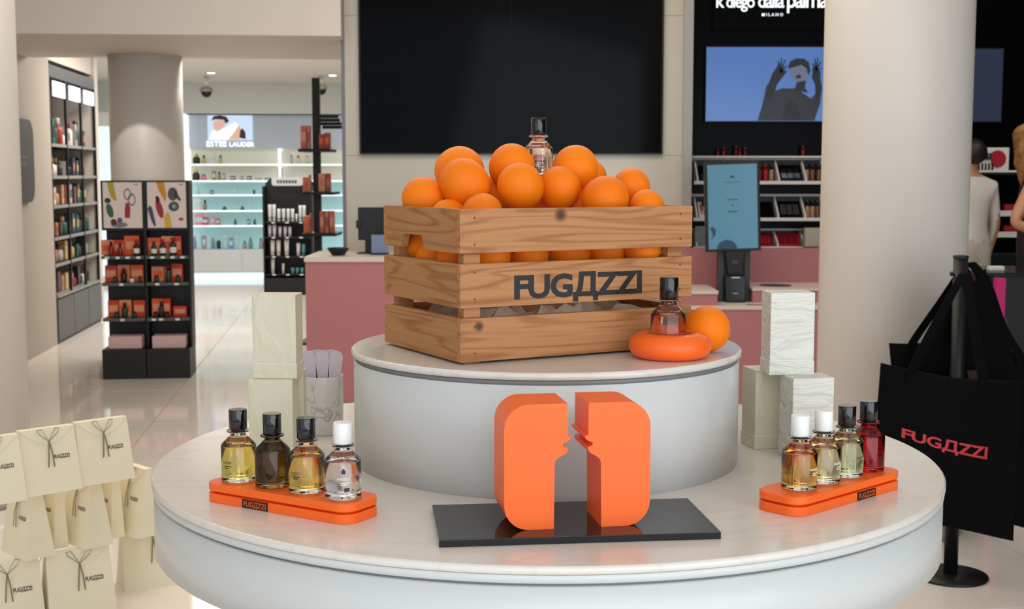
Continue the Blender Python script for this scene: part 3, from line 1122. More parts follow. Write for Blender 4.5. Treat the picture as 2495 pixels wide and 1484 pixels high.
MB().box(-0.016, 0.016, -0.088, -0.084, 0.056, 0.060).build('status_light', M_steel, pr)

# till monitor seen from behind, card holder and bowl on the pink counter
pm0, pm1 = gd(878, 505, 8.35), gd(935, 585, 8.35)
t = thing('till_monitor', 'black till monitor seen from behind on the pink counter', 'monitor', (0.5 * (pm0.x + pm1.x), 8.35, cz))
w, z0, z1 = (pm1.x - pm0.x) / 2 + 0.015, pm1.z - cz, pm0.z - cz
MB().box(-w, w, -0.012, 0.02, z0, z1, bev=0.003).build('monitor_back', M_black, t)
MB().box(-w - 0.012, -w + 0.02, -0.02, 0.02, z0 + 0.075, z0 + 0.125, bev=0.003).build('card_reader', M_black, t)
MB().box(-0.045, 0.025, -0.01, 0.03, 0.006, z0 + 0.02, bev=0.003).build('neck', M_black, t)
MB().box(-0.09, 0.09, -0.06, 0.09, 0, 0.008, bev=0.002).build('foot', M_black, t)
t = thing('leaflet_holder', 'small clear holder with grey blue leaflet beside the crate on the counter', 'holder', (gd(925, 600, 8.2).x, 8.2, cz))
MB().box(-0.052, 0.052, 0.01, 0.014, 0.012, 0.125).build('leaflet', mat('leaflet', (116, 130, 164), 0.5), t)
MB().box(-0.056, 0.056, -0.012, 0.024, 0, 0.012).build('holder_base', M_black, t)
p = gd(824, 618, 8.15)
b = MB().lathe([(0.030, 0), (0.042, 0.006), (0.066, 0.040), (0.067, 0.048), (0.063, 0.048), (0.040, 0.012), (0.002, 0.009)], 28).build('bowl', M_black, None, (p.x, p.y, cz))
tag(b, 'small black bowl on the left end of the pink counter', 'bowl')

# ================================================================== MAKE-UP WALL
MKY = 9.78
M_wtray = mat('white_tray', (226, 224, 220), 0.4)
M_red = mat('lipstick_red', (172, 22, 40), 0.35)
M_tan = mat('foundation_tan', (176, 132, 104), 0.35)
M_brown = mat('foundation_brown', (120, 82, 60), 0.35)
M_dred = mat('case_dark_red', (112, 24, 34), 0.35)
M_sil = mat('silver', (226, 226, 226), 0.12, metal=1.0)
# brand sign letters (upper part runs out of the picture)
M_sign = mat('lit_letters', (240, 246, 250), 0.5, emit=(232, 244, 250), estr=1.0)
sl = gd(1745, 18, MKY - 0.02)
sr = gd(2017, 18, MKY - 0.02)
t = thing('brand_sign', 'white lit brand lettering at the top of the black make-up wall', 'sign', (sl.x, MKY - 0.02, sl.z))
SWd = sr.x - sl.x
for wd_, a_, b_ in (('k', 0.0, 0.075), ('diego', 0.09, 0.345), ('dalla', 0.375, 0.610), ('palma', 0.635, 1.0)):
    text_mb(wd_, (b_ - a_) * SWd, lambda x, y: (x + a_ * SWd, 0, y), 0.012, 0.86, 1.15).build('letters', M_sign, t)
sm = gd(1856, 39, MKY - 0.02)
sn = gd(1908, 39, MKY - 0.02)
text_mb('MILANO', sn.x - sm.x, lambda x, y: (sm.x - sl.x + x, 0, sm.z - sl.z + y), 0.02, 1.6).build('small_letters', M_sign, t)
MB().box(-0.02, sr.x - sl.x + 0.02, 0.004, 0.018, -0.16, 0.22).build('sign_backing', M_bpanel, t)

# advert screen with a person raising gloved hands
a0, a1 = gd(1722, 115, MKY - 0.03), gd(2031, 295, MKY - 0.03)
AW, AH = a1.x - a0.x, a0.z - a1.z
t = thing('advert_screen', 'lit blue advert screen showing a figure with raised gloved hands', 'screen', (a0.x, MKY - 0.03, a1.z))
M_adv = mat('advert_blue', (20, 30, 50), 0.15, emit=(84, 128, 200), estr=0.72)
MB().box(-0.006, AW + 0.006, 0.002, 0.028, -0.006, AH + 0.006).build('screen_frame', M_black, t)
MB().box(0, AW, 0, 0.003, 0, AH).build('screen', M_adv, t)
pic = {'hair': mat('advert_dark', (12, 14, 20), 0.3, emit=(14, 18, 26), estr=0.3), 'skin': mat('advert_grey', (20, 20, 26), 0.3, emit=(126, 128, 158), estr=0.6), 'lip': mat('advert_lip', (10, 10, 14), 0.3, emit=(40, 18, 40), estr=0.6), 'dress': mat('advert_dress', (14, 14, 18), 0.3, emit=(44, 48, 58), estr=0.4)}


def adv(pts, m, lift):
    # points in photo pixels inside the screen
    q = [((x - 1722) / 309.0 * AW, -0.0012 * lift, (295 - y) / 180.0 * AH) for x, y in pts]
    mb = MB()
    mb.add(q, [list(range(len(q)))])
    mb.build('picture', pic[m], t)


adv([(1847, 294), (1856, 262), (1862, 235), (1866, 212), (1880, 190), (1893, 178), (1902, 186), (1892, 205), (1884, 222), (1880, 240), (1886, 222), (1905, 215), (1940, 215), (1955, 226), (1975, 240), (1988, 225), (1992, 205), (1984, 190), (1976, 168), (1982, 160), (1990, 170), (1996, 190), (2001, 210), (1998, 250), (1985, 294)], 'dress', 1)
adv([(1866, 240), (1872, 205), (1880, 180), (1890, 165), (1898, 150), (1901, 165), (1906, 158), (1908, 172), (1914, 176), (1904, 190), (1893, 205), (1886, 230), (1880, 245)], 'hair', 2)
adv([(1976, 190), (1978, 170), (1984, 162), (1987, 174), (1991, 168), (1997, 175), (1996, 192), (2001, 220), (1990, 242), (1985, 225), (1984, 205)], 'hair', 2)
adv([(1922, 150), (1935, 144), (1952, 145), (1964, 153), (1968, 170), (1966, 188), (1958, 199), (1946, 202), (1935, 196), (1926, 184), (1921, 168)], 'skin', 3)
adv([(1918, 168), (1922, 150), (1938, 142), (1956, 143), (1968, 152), (1972, 172), (1968, 184), (1962, 166), (1950, 158), (1930, 164)], 'hair', 4)
for (bx, by, tips) in ((1901, 176, [(1893, 148), (1902, 140), (1911, 145), (1917, 158), (1916, 172)]), (1986, 172, [(1976, 154), (1982, 142), (1990, 140), (1997, 150), (1999, 166)])):
    for (tx, ty) in tips:
        nx_, ny_ = (ty - by), -(tx - bx)
        ln = math.hypot(nx_, ny_) or 1
        nx_, ny_ = nx_ / ln * 2.4, ny_ / ln * 2.4
        adv([(bx + nx_, by + ny_), (tx + nx_ * 0.5, ty + ny_ * 0.5), (tx - nx_ * 0.5, ty - ny_ * 0.5), (bx - nx_, by - ny_)], 'hair', 6)
adv([(1936, 186), (1943, 181), (1951, 184), (1949, 190), (1940, 192)], 'lip', 5)
adv([(1940, 200), (1962, 196), (1960, 214), (1968, 226), (1935, 220)], 'hair', 4)
adv([(1905, 294), (1912, 260), (1925, 240), (1945, 262), (1950, 294)], 'hair', 2)

# tiered shelves: sloping white trays with compartments
def mk_shelf(z, x0, x1, depth=0.20, nm='make_up_shelf', label=''):
    t = thing(nm, label, 'shelf', (x0, MKY - depth, z))
    MB().box(0, x1 - x0, 0.0, depth, -0.012, 0.0).build('board', M_black, t)
    MB().box(0, x1 - x0, -0.006, 0.0, -0.012, 0.012).build('front_lip', M_wtray, t)
    return t


rows = [(1.345, 'upper', 1.522), (1.080, 'middle', 1.256), (0.872, 'lower', 1.003)]
xL, xR = gd(1690, 450, 9.6).x, gd(2030, 450, 9.6).x
for z, nm, zt in rows:
    t = mk_shelf(z, xL, xR + 0.6, 0.20, 'make_up_shelf', nm + ' black make-up shelf with white lip behind the touch screen')
    MB().box(0, xR - xL + 0.6, 0.185, 0.195, 0.0, zt - z).build('riser_panel', M_black, t)
    MB().box(0, xR - xL + 0.6, 0.178, 0.187, zt - z - 0.012, zt - z + 0.004).build('rear_lip', M_wtray, t)
    for px in (1696, 1768, 1840, 1893, 1958, 2005):
        x = gd(px, 480, 9.65).x - xL
        vs = [(x - 0.006, 0.0, 0.0), (x + 0.006, 0.0, 0.0), (x + 0.006, 0.18, 0.0), (x - 0.006, 0.18, 0.0), (x - 0.006, 0.0, 0.03), (x + 0.006, 0.0, 0.03), (x + 0.006, 0.18, zt - z - 0.005), (x - 0.006, 0.18, zt - z - 0.005)]
        m = MB()
        m.add(vs, [[3, 2, 1, 0], [4, 5, 6, 7], [0, 1, 5, 4], [1, 2, 6, 5], [2, 3, 7, 6], [3, 0, 4, 7]])
        m.build('divider', M_wtray, t)
t = thing('compact_case', '', '')
bpy.data.objects.remove(t)


def small_box(nm, loc, w, d, h, m, label, cat, group, rz=0.0, band=None, tilt=0.0):
    t = thing(nm, label, cat, loc, rz, group)
    if tilt:
        t.rotation_euler = (tilt, 0, rz)
    MB().box(-w / 2, w / 2, 0, d, 0, h, bev=min(w, d, h) * 0.06).build('carton', m, t)
    if band is not None:
        MB().box(-w / 2 + w * 0.12, w / 2 - w * 0.12, -0.0012, 0.0005, h * 0.30, h * 0.72).build('label_panel', band, t)
    return t


def small_bottle(nm, loc, r, h, mb_, mc, label, cat, group, neck=0.45, caph=0.28, band=None, n=14):
    t = thing(nm, label, cat, loc, 0, group)
    hb = h * (1 - caph)
    MB().lathe([(r * 0.92, 0), (r, h * 0.03), (r, hb * 0.80), (r * 0.85, hb * 0.90), (r * neck, hb)], n).build('bottle_body', mb_, t)
    MB().lathe([(r * (neck + 0.08), hb), (r * (neck + 0.08), h * 0.98), (r * neck, h)], n).build('cap', mc, t)
    if band is not None:
        MB().lathe([(r * 1.02, hb * 0.22), (r * 1.02, hb * 0.66)], n, close=False).build('label_band', band, t)
    return t


def small_tube(nm, loc, r, h, mb_, mc, label, cat, group, n=12):
    """cosmetic tube standing on its cap: round cap, body flattening to a crimped end"""
    t = thing(nm, label, cat, loc, 0, group)
    MB().lathe([(r * 0.9, 0), (r * 0.9, h * 0.16)], n).build('cap', mc, t)
    m = MB()
    rings = []
    for k in range(5):
        f = k / 4
        z = h * (0.17 + 0.83 * f)
        rings.append([(r * (1 + 0.12 * f) * math.cos(2 * PI * i / n), r * (1 - 0.85 * f) * math.sin(2 * PI * i / n), z) for i in range(n)])
    vs = [v for rg in rings for v in rg]
    fs = [[k * n + i, k * n + (i + 1) % n, (k + 1) * n + (i + 1) % n, (k + 1) * n + i] for k in range(4) for i in range(n)]
    fs += [list(range(n - 1, -1, -1)), [4 * n + i for i in range(n)]]
    m.add(vs, fs, True)
    m.build('tube_body', mb_, t)
    return t


GM = 'make-up testers on the black wall'
# upper row
ms = rows
def mkx(px):
    return gd(px, 440, 9.66).x


items = [('upper', 1866, 'r', 'red lipstick case'), ('upper', 1880, 't', 'beige foundation tube'), ('upper', 1966, 't', 'beige foundation tube'), ('upper', 1980, 'b', 'tan foundation tube'), ('upper', 1996, 'b', 'tan foundation tube'),
         ('middle', 1970, 't', 'tan foundation tube'), ('middle', 1982, 't', 'tan foundation tube'), ('middle', 1994, 'b', 'brown foundation tube'), ('upper', 1850, 'r', 'red lipstick case'), ('middle', 1716, 't', 'rosy powder tester')]
cnt = {}
for nm, px, kd, what in items:
    z = {r[1]: r[0] for r in rows}[nm]
    key = (nm, what)
    cnt[key] = cnt.get(key, 0) + 1
    m = {'r': M_red, 't': M_tan, 'b': M_brown}[kd]
    small_bottle('make_up_tube', (mkx(px), MKY - 0.105, z + 0.0005), 0.017, 0.135, m, M_capb if kd != 'r' else M_dred, '%s %s on the %s make-up shelf, counted from the left' % (ORD[cnt[key] - 1], what, nm), 'make-up', GM, 0.8, 0.3)
# palettes lie on the slope
def palette(px, zrow, w, h, m, label, ins=None):
    z = zrow
    t = thing('make_up_palette', label, 'palette', (mkx(px), MKY - 0.165, z + 0.003), 0, GM, (R(42), 0, 0))
    MB().box(-w / 2, w / 2, 0, h, 0.0, 0.010, bev=0.002).build('case', m, t)
    if ins:
        for i in range(3):
            MB().box(-w / 2 + 0.012 + i * (w - 0.024) / 3, -w / 2 + 0.004 + (i + 1) * (w - 0.024) / 3, h * 0.2, h * 0.8, 0.0095, 0.012).build('pan', ins, t)
    return t


palette(1927, 1.345, 0.165, 0.175, M_blackg, 'shiny black mirror palette on the upper make-up shelf', M_sil)
palette(1927, 1.080, 0.165, 0.175, M_blackg, 'black palette on the middle make-up shelf', M_dgrey)
palette(1870, 1.080, 0.10, 0.17, M_blackg, 'narrow black palette beside the touch screen, middle shelf', None)
palette(1924, 0.872, 0.165, 0.14, M_red, 'red palette on the lower make-up shelf', M_dred)
palette(1868, 0.872, 0.10, 0.14, M_dred, 'dark red palette on the lower make-up shelf beside the screen', M_red)
palette(1718, 1.080, 0.09, 0.17, M_wtray, 'white palette with rosy pans left of the touch screen', mat('rosy', (188, 120, 104), 0.5))
palette(1720, 1.345, 0.09, 0.17, M_blackg, 'black palette left of the touch screen on the upper shelf', None)
small_box('carton_box', (gd(1985, 580, 9.45).x, 9.50, backz if False else 0.872 + 0.013), 0.12, 0.07, 0.135, mat('beige_card', (186, 176, 160), 0.6), 'plain beige carton at the right end of the lower make-up shelf', 'box', None)
for i, px in enumerate((1752, 1766, 1796, 1806, 1818, 1960)):
    small_bottle('lipstick', (mkx(px), MKY - 0.05, 1.530 + 0.006), 0.009, 0.055 + 0.012 * (i % 3), M_red if i % 2 else M_dred, M_dred, '%s small red lipstick standing on the top ledge of the make-up shelves' % ORD[i], 'lipstick', GM, 0.8, 0.4)
t = thing('top_ledge', 'narrow ledge above the upper make-up shelf carrying lipsticks', 'shelf', (xL, MKY - 0.10, 1.530))
MB().box(0, xR - xL + 0.6, 0.0, 0.1, 0.0, 0.006).build('ledge_board', M_black, t)
MB().box(0, xR - xL + 0.6, -0.004, 0.0, -0.004, 0.008).build('ledge_lip', M_wtray, t)
# poster strip low on the left of the bay
p = gd(1712, 580, 9.6)
t = thing('wall_card', 'grey green promotional card low on the make-up wall beside the crate', 'card', (p.x, 9.60, 0.86))
MB().box(-0.055, 0.06, 0, 0.006, 0.0, 0.17).build('card', mat('promo_card', (136, 140, 142), 0.6, var=0.25, scale=18), t)
MB().box(-0.055, 0.06, 0.006, 0.03, 0.0, 0.012).build('card_foot', M_black, t)
for zz in (0.86,):
    t = thing('lower_cupboard', 'black cupboard under the make-up shelves', 'cupboard', (xL - 0.08, 9.42, 0))
    MB().box(0, 2.6, 0.0, 0.36, 0.0, zz - 0.014).build('body', M_black, t)
    for i in range(4):
        MB().box(0.01 + i * 0.65, 0.64 + i * 0.65, -0.012, 0.0, 0.05, zz - 0.03).build('door', M_blackg, t)

# ---- the part of the make-up wall right of the column
s0, s1 = gd(2330, 120, MKY - 0.02), gd(2438, 295, MKY - 0.02)
t = thing('dim_screen', 'dim blue grey screen on the black wall right of the column', 'screen', (s0.x, MKY - 0.02, s1.z))
MB().box(0, s1.x - s0.x, 0, 0.018, 0, s0.z - s1.z).build('screen', mat('dim_screen', (16, 20, 30), 0.2, emit=(58, 66, 92), estr=0.5), t)
MB().box(-0.008, s1.x - s0.x + 0.008, 0.004, 0.019, -0.008, s0.z - s1.z + 0.008).build('screen_frame', M_black, t)
q0, q1 = gd(2385, 415, 9.45), gd(2478, 358, 9.45)
t = thing('lipstick_display', 'white lipstick display with black tips and a red round poster behind the shoppers', 'display', (q0.x, 9.45, q0.z))
DW, DH = q1.x - q0.x, q1.z - q0.z
MB().box(-0.02, DW + 0.04, -0.01, 0.32, -0.014, 0.0).build('board', M_wtray, t)
MB().box(-0.3, DW + 0.5, 0.0, 0.33, -0.03, -0.014).build('shelf', M_black, t)
MB().box(DW * 0.45, DW + 0.02, 0.20, 0.215, 0.0, DH).build('poster_card', M_wtray, t)
MB().lathe([(0.062, 0), (0.062, 0.006)], 28, Matrix.Translation((DW * 0.76, 0.2, DH * 0.5)) @ Matrix.Rotation(PI / 2, 4, 'X')).build('red_disc', M_red, t)
MB().box(0.0, DW * 0.45, 0.10, 0.20, 0.0, DH * 0.45).build('step', M_wtray, t)
for j in range(3):
    for i in range(5):
        MB().lathe([(0.0075, 0), (0.0075, 0.045), (0.004, 0.052)], 8, Matrix.Translation((0.012 + i * 0.024, 0.035 + 0.05 * j, DH * (0.0, 0.45, 0.45)[j]))).build('lipstick_tip', M_black, t)
for k, zz in enumerate((1.13, 0.98)):
    t = thing('white_shelf', ('higher' if k == 0 else 'lower') + ' white shelf edge between the two shoppers', 'shelf', (q0.x - 0.2, 9.40, zz))
    MB().box(0, 1.2, 0, 0.38, -0.016, 0).build('board', M_black, t)
    MB().box(0, 1.2, -0.012, 0, -0.022, 0.018).build('front_lip', M_wtray, t)
    for i in range(3):
        small_box('make_up_case', (q0.x - 0.02 + i * 0.13, 9.45, zz + 0.0005), 0.09, 0.05, 0.06, (M_dred, M_blackg, M_red)[i], '%s %s case on the %s white shelf between the shoppers' % (ORD[i], ('dark red', 'black', 'red')[i], 'higher' if k == 0 else 'lower'), 'make-up', GM)
t = thing('product_table', 'dark low table with glossy edge behind the black tote bags', 'table', (2.75, 7.0, 0))
MB().box(-0.25, 0.9, 0, 0.5, 0.0, 0.86).build('body', M_black, t)
MB().box(-0.27, 0.92, -0.02, 0.52, 0.86, 0.885, bev=0.004).build('worktop', M_blackg, t)
p = gd(2430, 662, 7.1)
tag(MB().box(-0.04, 0.04, 0, 0.05, 0, 0.024, bev=0.004).build('white_case', M_wtray, None, (p.x, 7.1, 0.8855)), 'small shiny white case lying on the dark table', 'case')
p = gd(2432, 700, 6.9)
small_box('magenta_box', (p.x, 6.85, 0.0), 0.045, 0.06, p.z + 0.05, mat('magenta', (190, 26, 110), 0.5), 'tall bright magenta carton beside the tote bags', 'box', None)
p = gd(2446, 800, 6.8)
small_box('blue_box', (p.x, 6.80, 0.0), 0.035, 0.05, p.z + 0.05, mat('navy_card', (52, 48, 100), 0.5), 'narrow dark blue carton beside the magenta one', 'box', None)

# ================================================================== POSTER STAND (black, two bays)
PF = Frame(-2.814, 8.982, R(6.8))
FWD = 0.594
st = thing('poster_stand', 'black two-bay product stand with two framed posters before the column', 'stand', PF.o, PF.rz)
M_orx = mat('carton_orange', (226, 92, 40), 0.55, var=0.12, scale=14)
M_orx2 = mat('carton_red_orange', (206, 62, 34), 0.55, var=0.15, scale=14)
M_orx3 = mat('carton_peach', (226, 150, 116), 0.55, var=0.15, scale=16)
M_pale = mat('pale_pink_card', (206, 172, 172), 0.6)
M_gbot = mat('green_glass_dark', (24, 58, 36), 0.15)
M_dbot = mat('dark_glass', (34, 24, 22), 0.15)
M_rbot = mat('red_bottle', (140, 30, 28), 0.2)
M_lab = mat('label_white', (226, 222, 216), 0.6)
M_edge = mat('shelf_edge_grey', (84, 86, 86), 0.4, metal=0.3)
M_pap = mat('poster_paper', (222, 208, 204), 0.6)
for i in range(2):
    x0 = i * FWD / 2
    x1 = x0 + FWD / 2
    MB().box(x0 + 0.002, x1 - 0.002, 0.0, 0.34, 0.0, 0.205, bev=0.003).build('base_box', M_black, st)
    MB().box(x0 + 0.004, x1 - 0.004, 0.28, 0.31, 0.205, 1.362).build('back_panel', M_black, st)
    MB().box(x1 - 0.010, x1 + 0.004, 0.12, 0.30, 0.205, 1.362).build('side_panel', M_black, st)
    pf = MB().box(x0 + 0.004, x1 - 0.006, 0.115, 0.128, 1.02, 1.362).build('poster_frame', M_black, st)
    MB().box(x0 + 0.018, x1 - 0.018, 0.112, 0.116, 1.036, 1.350).build('poster', M_pap, pf)

    def shape(pts, rgb, nm, x0=x0, pf=pf):
        mm = mat('print_' + nm, rgb, 0.6)
        mb = MB()
        mb.add([(x0 + 0.018 + a * 0.261, 0.1112, 1.036 + b * 0.314) for a, b in pts], [list(range(len(pts)))])
        mb.build('poster_print', mm, pf)

    def ell(cx, cy, rx, ry, a=0, n=14):
        return [(cx + rx * math.cos(q) * math.cos(a) - ry * math.sin(q) * math.sin(a), cy + rx * math.cos(q) * math.sin(a) + ry * math.sin(q) * math.cos(a)) for q in [2 * PI * k / n for k in range(n)]]
    if i == 0:
        shape([(0.11, 1.0), (0.28, 1.0), (0.33, 0.72), (0.36, 0.60), (0.30, 0.60), (0.20, 0.68)], (176, 158, 40), 'yellow')
        shape(ell(0.17, 0.38, 0.16, 0.085, R(-70)), (52, 96, 78), 'green')
        shape(ell(0.12, 0.60, 0.08, 0.06), (44, 56, 48), 'dkgreen')
        for c in ((0.63, 0.74, 0.10, 0.13), (0.74, 0.62, 0.10, 0.14)):
            o_ = ell(*c)
            in_ = ell(c[0], c[1], c[2] * 0.72, c[3] * 0.72)
            mb = MB()
            mb.add([(x0 + 0.018 + a * 0.261, 0.1112, 1.036 + b * 0.314) for a, b in o_ + in_], [[k, (k + 1) % 14, 14 + (k + 1) % 14, 14 + k] for k in range(14)])
            mb.build('poster_print', mat('print_ring', (120, 104, 104), 0.6), pf)
        shape([(0.55, 0.22), (0.68, 0.22), (0.70, 0.44), (0.66, 0.55), (0.58, 0.55), (0.55, 0.40)], (150, 44, 54), 'red')
        shape(ell(0.40, 0.07, 0.22, 0.06), (120, 116, 124), 'grey')
        shape(ell(0.26, 0.13, 0.08, 0.07), (96, 40, 48), 'maroon')
        shape(ell(0.42, 0.17, 0.07, 0.06), (86, 84, 120), 'violet')
        shape([(0.79, 0.94), (0.92, 0.94), (0.92, 0.96), (0.79, 0.96)], (120, 110, 110), 'caption')
    else:
        shape([(0.24, 1.0), (0.44, 1.0), (0.50, 0.72), (0.46, 0.55), (0.40, 0.66), (0.30, 0.82)], (196, 138, 46), 'amber')
        shape(ell(0.66, 0.74, 0.13, 0.15), (84, 78, 74), 'cap')
        shape([(0.72, 0.84), (0.88, 0.62), (0.84, 0.58), (0.70, 0.68)], (84, 78, 74), 'cap')
        shape(ell(0.68, 0.47, 0.14, 0.11), (60, 84, 78), 'cup')
        shape(ell(0.70, 0.47, 0.06, 0.045), (206, 200, 196), 'hole')
        shape(ell(0.31, 0.42, 0.22, 0.085, R(-72)), (150, 48, 42), 'brick')
        shape(ell(0.27, 0.62, 0.09, 0.05, R(-70)), (40, 32, 34), 'ink')
        shape([(0.0, 0.42), (0.06, 0.50), (0.12, 0.44), (0.21, 0.06), (0.17, 0.02), (0.10, 0.14)], (70, 66, 84), 'slate')
        shape([(0.42, 0.24), (0.50, 0.34), (0.56, 0.32), (0.62, 0.06), (0.60, 0.0), (0.44, 0.0)], (206, 168, 60), 'gold')
        shape(ell(0.86, 0.19, 0.07, 0.035), (186, 52, 52), 'lips')
        shape([(0.82, 0.94), (0.93, 0.94), (0.93, 0.96), (0.82, 0.96)], (120, 110, 110), 'caption')
    # three shelves with price tags
    for z, tg in ((0.415, (0.45,) if i == 0 else (0.14, 0.32, 0.72)), (0.660, (0.45,) if i == 0 else (0.25, 0.72)), (0.845, (0.12, 0.38, 0.62, 0.88) if i == 0 else (0.14, 0.40, 0.64, 0.88))):
        sh = MB().box(x0 + 0.004, x1 - 0.010, 0.055, 0.28, z - 0.020, z).build('shelf', M_edge, st)
        for tt in tg:
            xx = x0 + 0.01 + tt * (FWD / 2 - 0.02)
            MB().box(xx - 0.014, xx + 0.014, 0.052, 0.0555, z - 0.018, z - 0.003).build('price_tag', M_lab, sh)
GS = 'toiletries on the black poster stand'
bay = ('left', 'right')
shn = {0.415: 'bottom', 0.660: 'middle', 0.845: 'top'}
stock = {(0, 0.845): [('c', 0.020, 0.085, 0.105, M_orx3), ('c', 0.100, 0.075, 0.105, M_orx2), ('c', 0.185, 0.100, 0.135, M_orx), ('f', 0.055, 0.017, 0.10, M_rbot), ('f', 0.115, 0.016, 0.09, M_rbot), ('w', 0.225, 0.021, 0.110, M_dbot)],
         (1, 0.845): [('c', 0.040, 0.090, 0.120, M_orx), ('c', 0.135, 0.090, 0.130, M_orx3), ('c', 0.200, 0.050, 0.130, M_orx2), ('w', 0.045, 0.020, 0.100, M_gbot), ('w', 0.105, 0.022, 0.112, M_gbot), ('w', 0.175, 0.024, 0.126, M_gbot)],
         (0, 0.660): [('c', 0.040, 0.080, 0.115, M_orx2), ('c', 0.125, 0.080, 0.118, M_orx3), ('c', 0.215, 0.090, 0.118, M_orx), ('f', 0.135, 0.021, 0.100, M_dbot), ('j', 0.075, 0.014, 0.045, M_gbot), ('j', 0.190, 0.014, 0.040, M_lab), ('j', 0.245, 0.014, 0.045, M_gbot)],
         (1, 0.660): [('c', 0.060, 0.085, 0.105, M_orx3), ('c', 0.125, 0.04, 0.108, M_orx2), ('c', 0.190, 0.080, 0.125, M_orx2), ('f', 0.140, 0.020, 0.122, M_gbot), ('j', 0.060, 0.018, 0.050, M_gbot), ('j', 0.205, 0.018, 0.052, M_gbot)],
         (0, 0.415): [('c', 0.050, 0.075, 0.115, M_orx2), ('c', 0.130, 0.080, 0.118, M_orx3), ('c', 0.225, 0.085, 0.115, M_orx2), ('f', 0.135, 0.020, 0.105, M_gbot), ('j', 0.080, 0.018, 0.045, M_gbot), ('j', 0.200, 0.018, 0.045, M_gbot)],
         (1, 0.415): [('c', 0.050, 0.075, 0.125, M_orx), ('c', 0.115, 0.050, 0.125, M_orx2), ('c', 0.205, 0.095, 0.070, M_orx2), ('f', 0.085, 0.018, 0.112, M_dbot), ('j', 0.050, 0.018, 0.042, M_dbot), ('j', 0.125, 0.018, 0.042, M_dbot)]}
for (b_, z), L in stock.items():
    nc = nb = nj = 0
    for kd, x, w, h, m in L:
        xx = b_ * FWD / 2 + x
        if kd == 'c':
            p = PF.w(xx + 0.01, 0.150, z + 0.0005)
            small_box('toiletry_carton', p, w, 0.06, h, m, '%s orange carton from the left on the %s shelf, %s bay of the poster stand' % (ORD[nc], shn[z], bay[b_]), 'box', GS, PF.rz, M_orx3 if m is not M_orx3 else M_orx)
            nc += 1
        elif kd in 'fw':
            p = PF.w(xx + 0.01, 0.105, z + 0.0005)
            small_bottle('toiletry_bottle', p, w, h, m, M_rbot if kd == 'w' else M_dbot, '%s bottle from the left on the %s shelf, %s bay of the poster stand' % (ORD[nb], shn[z], bay[b_]), 'bottle', GS, 0.5, 0.30, M_lab if kd == 'w' else None)
            nb += 1
        else:
            p = PF.w(xx + 0.01, 0.090, z + 0.0005)
            small_bottle('small_flask', p, w, h, m, M_dbot, '%s short flask from the left on the %s shelf, %s bay of the poster stand' % (ORD[nj], shn[z], bay[b_]), 'bottle', GS, 0.6, 0.25)
            nj += 1
for i, x in enumerate((0.150, 0.445)):
    p = PF.w(x, 0.04, 0.2055)
    small_box('pink_carton', p, 0.225, 0.16, 0.085, M_pale, 'wide pale pink carton on the %s base box of the poster stand' % bay[i], 'box', 'pale pink cartons on the poster stand', PF.rz)

# ================================================================== SHELVES IN THE LEFT NICHE
SW = Frame(LW.o.x, LW.o.y, LW.rz)          # local x along the wall away from viewer, y into the wall
sh = thing('wall_shelving', 'tall black framed shelving with three lit signs in the left wall niche', 'shelving', SW.o, SW.rz)
M_sgn = mat('lit_sign', (235, 238, 250), 0.4, emit=(226, 232, 255), estr=0.95)
M_sprint = mat('sign_print', (150, 156, 190), 0.4, emit=(170, 176, 216), estr=0.8)
bays = [-0.205, 0.395, 0.995, 1.595]
M_bback = mat('shelf_back_grey', (148, 142, 136), 0.6)
MB().box(-0.205, 1.595, 0.385, 0.40, 0.39, 2.30).build('back_panel', M_bback, sh)
MB().box(-0.205, 0.395, 0.375, 0.386, 0.39, 2.30).build('dark_back_panel', M_black, sh)
MB().box(-0.205, 1.60, 0.0, 0.40, 2.20, 2.30).build('top_panel', M_dgrey, sh)
for i, x in enumerate(bays):
    MB().box(x - 0.014, x + 0.014, 0.0, 0.02, 0.39, 2.20).build('front_post', M_black, sh)
for i in range(3):
    sg = MB().box(bays[i] + 0.085, bays[i + 1] - 0.085, -0.012, 0.0, 2.045, 2.172, bev=0.004).build('lit_sign', M_sgn, sh)
    for k in range(2):
        MB().box(bays[i] + 0.16 + 0.1 * k, bays[i] + 0.22 + 0.14 * k, -0.0135, -0.0115, 2.085, 2.125).build('sign_mark', M_sprint, sg)
    cb = MB().box(bays[i] + 0.002, bays[i + 1] - 0.002, 0.0, 0.39, 0.0, 0.385, bev=0.002).build('base_cabinet', M_dgrey, sh)
    MB().box(bays[i] + 0.008, bays[i + 1] - 0.008, -0.012, 0.0, 0.03, 0.370).build('cabinet_door', mat('cabinet_grey', (92, 93, 94), 0.5), cb)
    MB().box(bays[i], bays[i + 1], -0.02, 0.39, 0.385, 0.400).build('cabinet_top', M_mgrey, sh)
levels = [0.66, 0.88, 1.145, 1.39, 1.655]
for z in levels:
    MB().box(-0.20, 1.59, 0.01, 0.38, z - 0.022, z).build('shelf', M_black, sh)
    MB().box(-0.20, 1.59, 0.004, 0.011, z - 0.022, z + 0.004).build('shelf_lip', M_mgrey, sh)
GL = 'cosmetics in the left niche shelving'
cols = [mat('prod_%d' % i, c_, 0.35) for i, c_ in enumerate([(196, 120, 140), (44, 96, 78), (224, 214, 208), (34, 34, 38), (206, 150, 120), (120, 40, 62), (176, 128, 58), (70, 84, 92), (150, 60, 50), (214, 186, 110), (58, 62, 66), (190, 178, 176)])]
cname = ['pink', 'green', 'white', 'black', 'peach', 'plum', 'bronze', 'grey blue', 'brick red', 'gold', 'charcoal', 'pale grey']
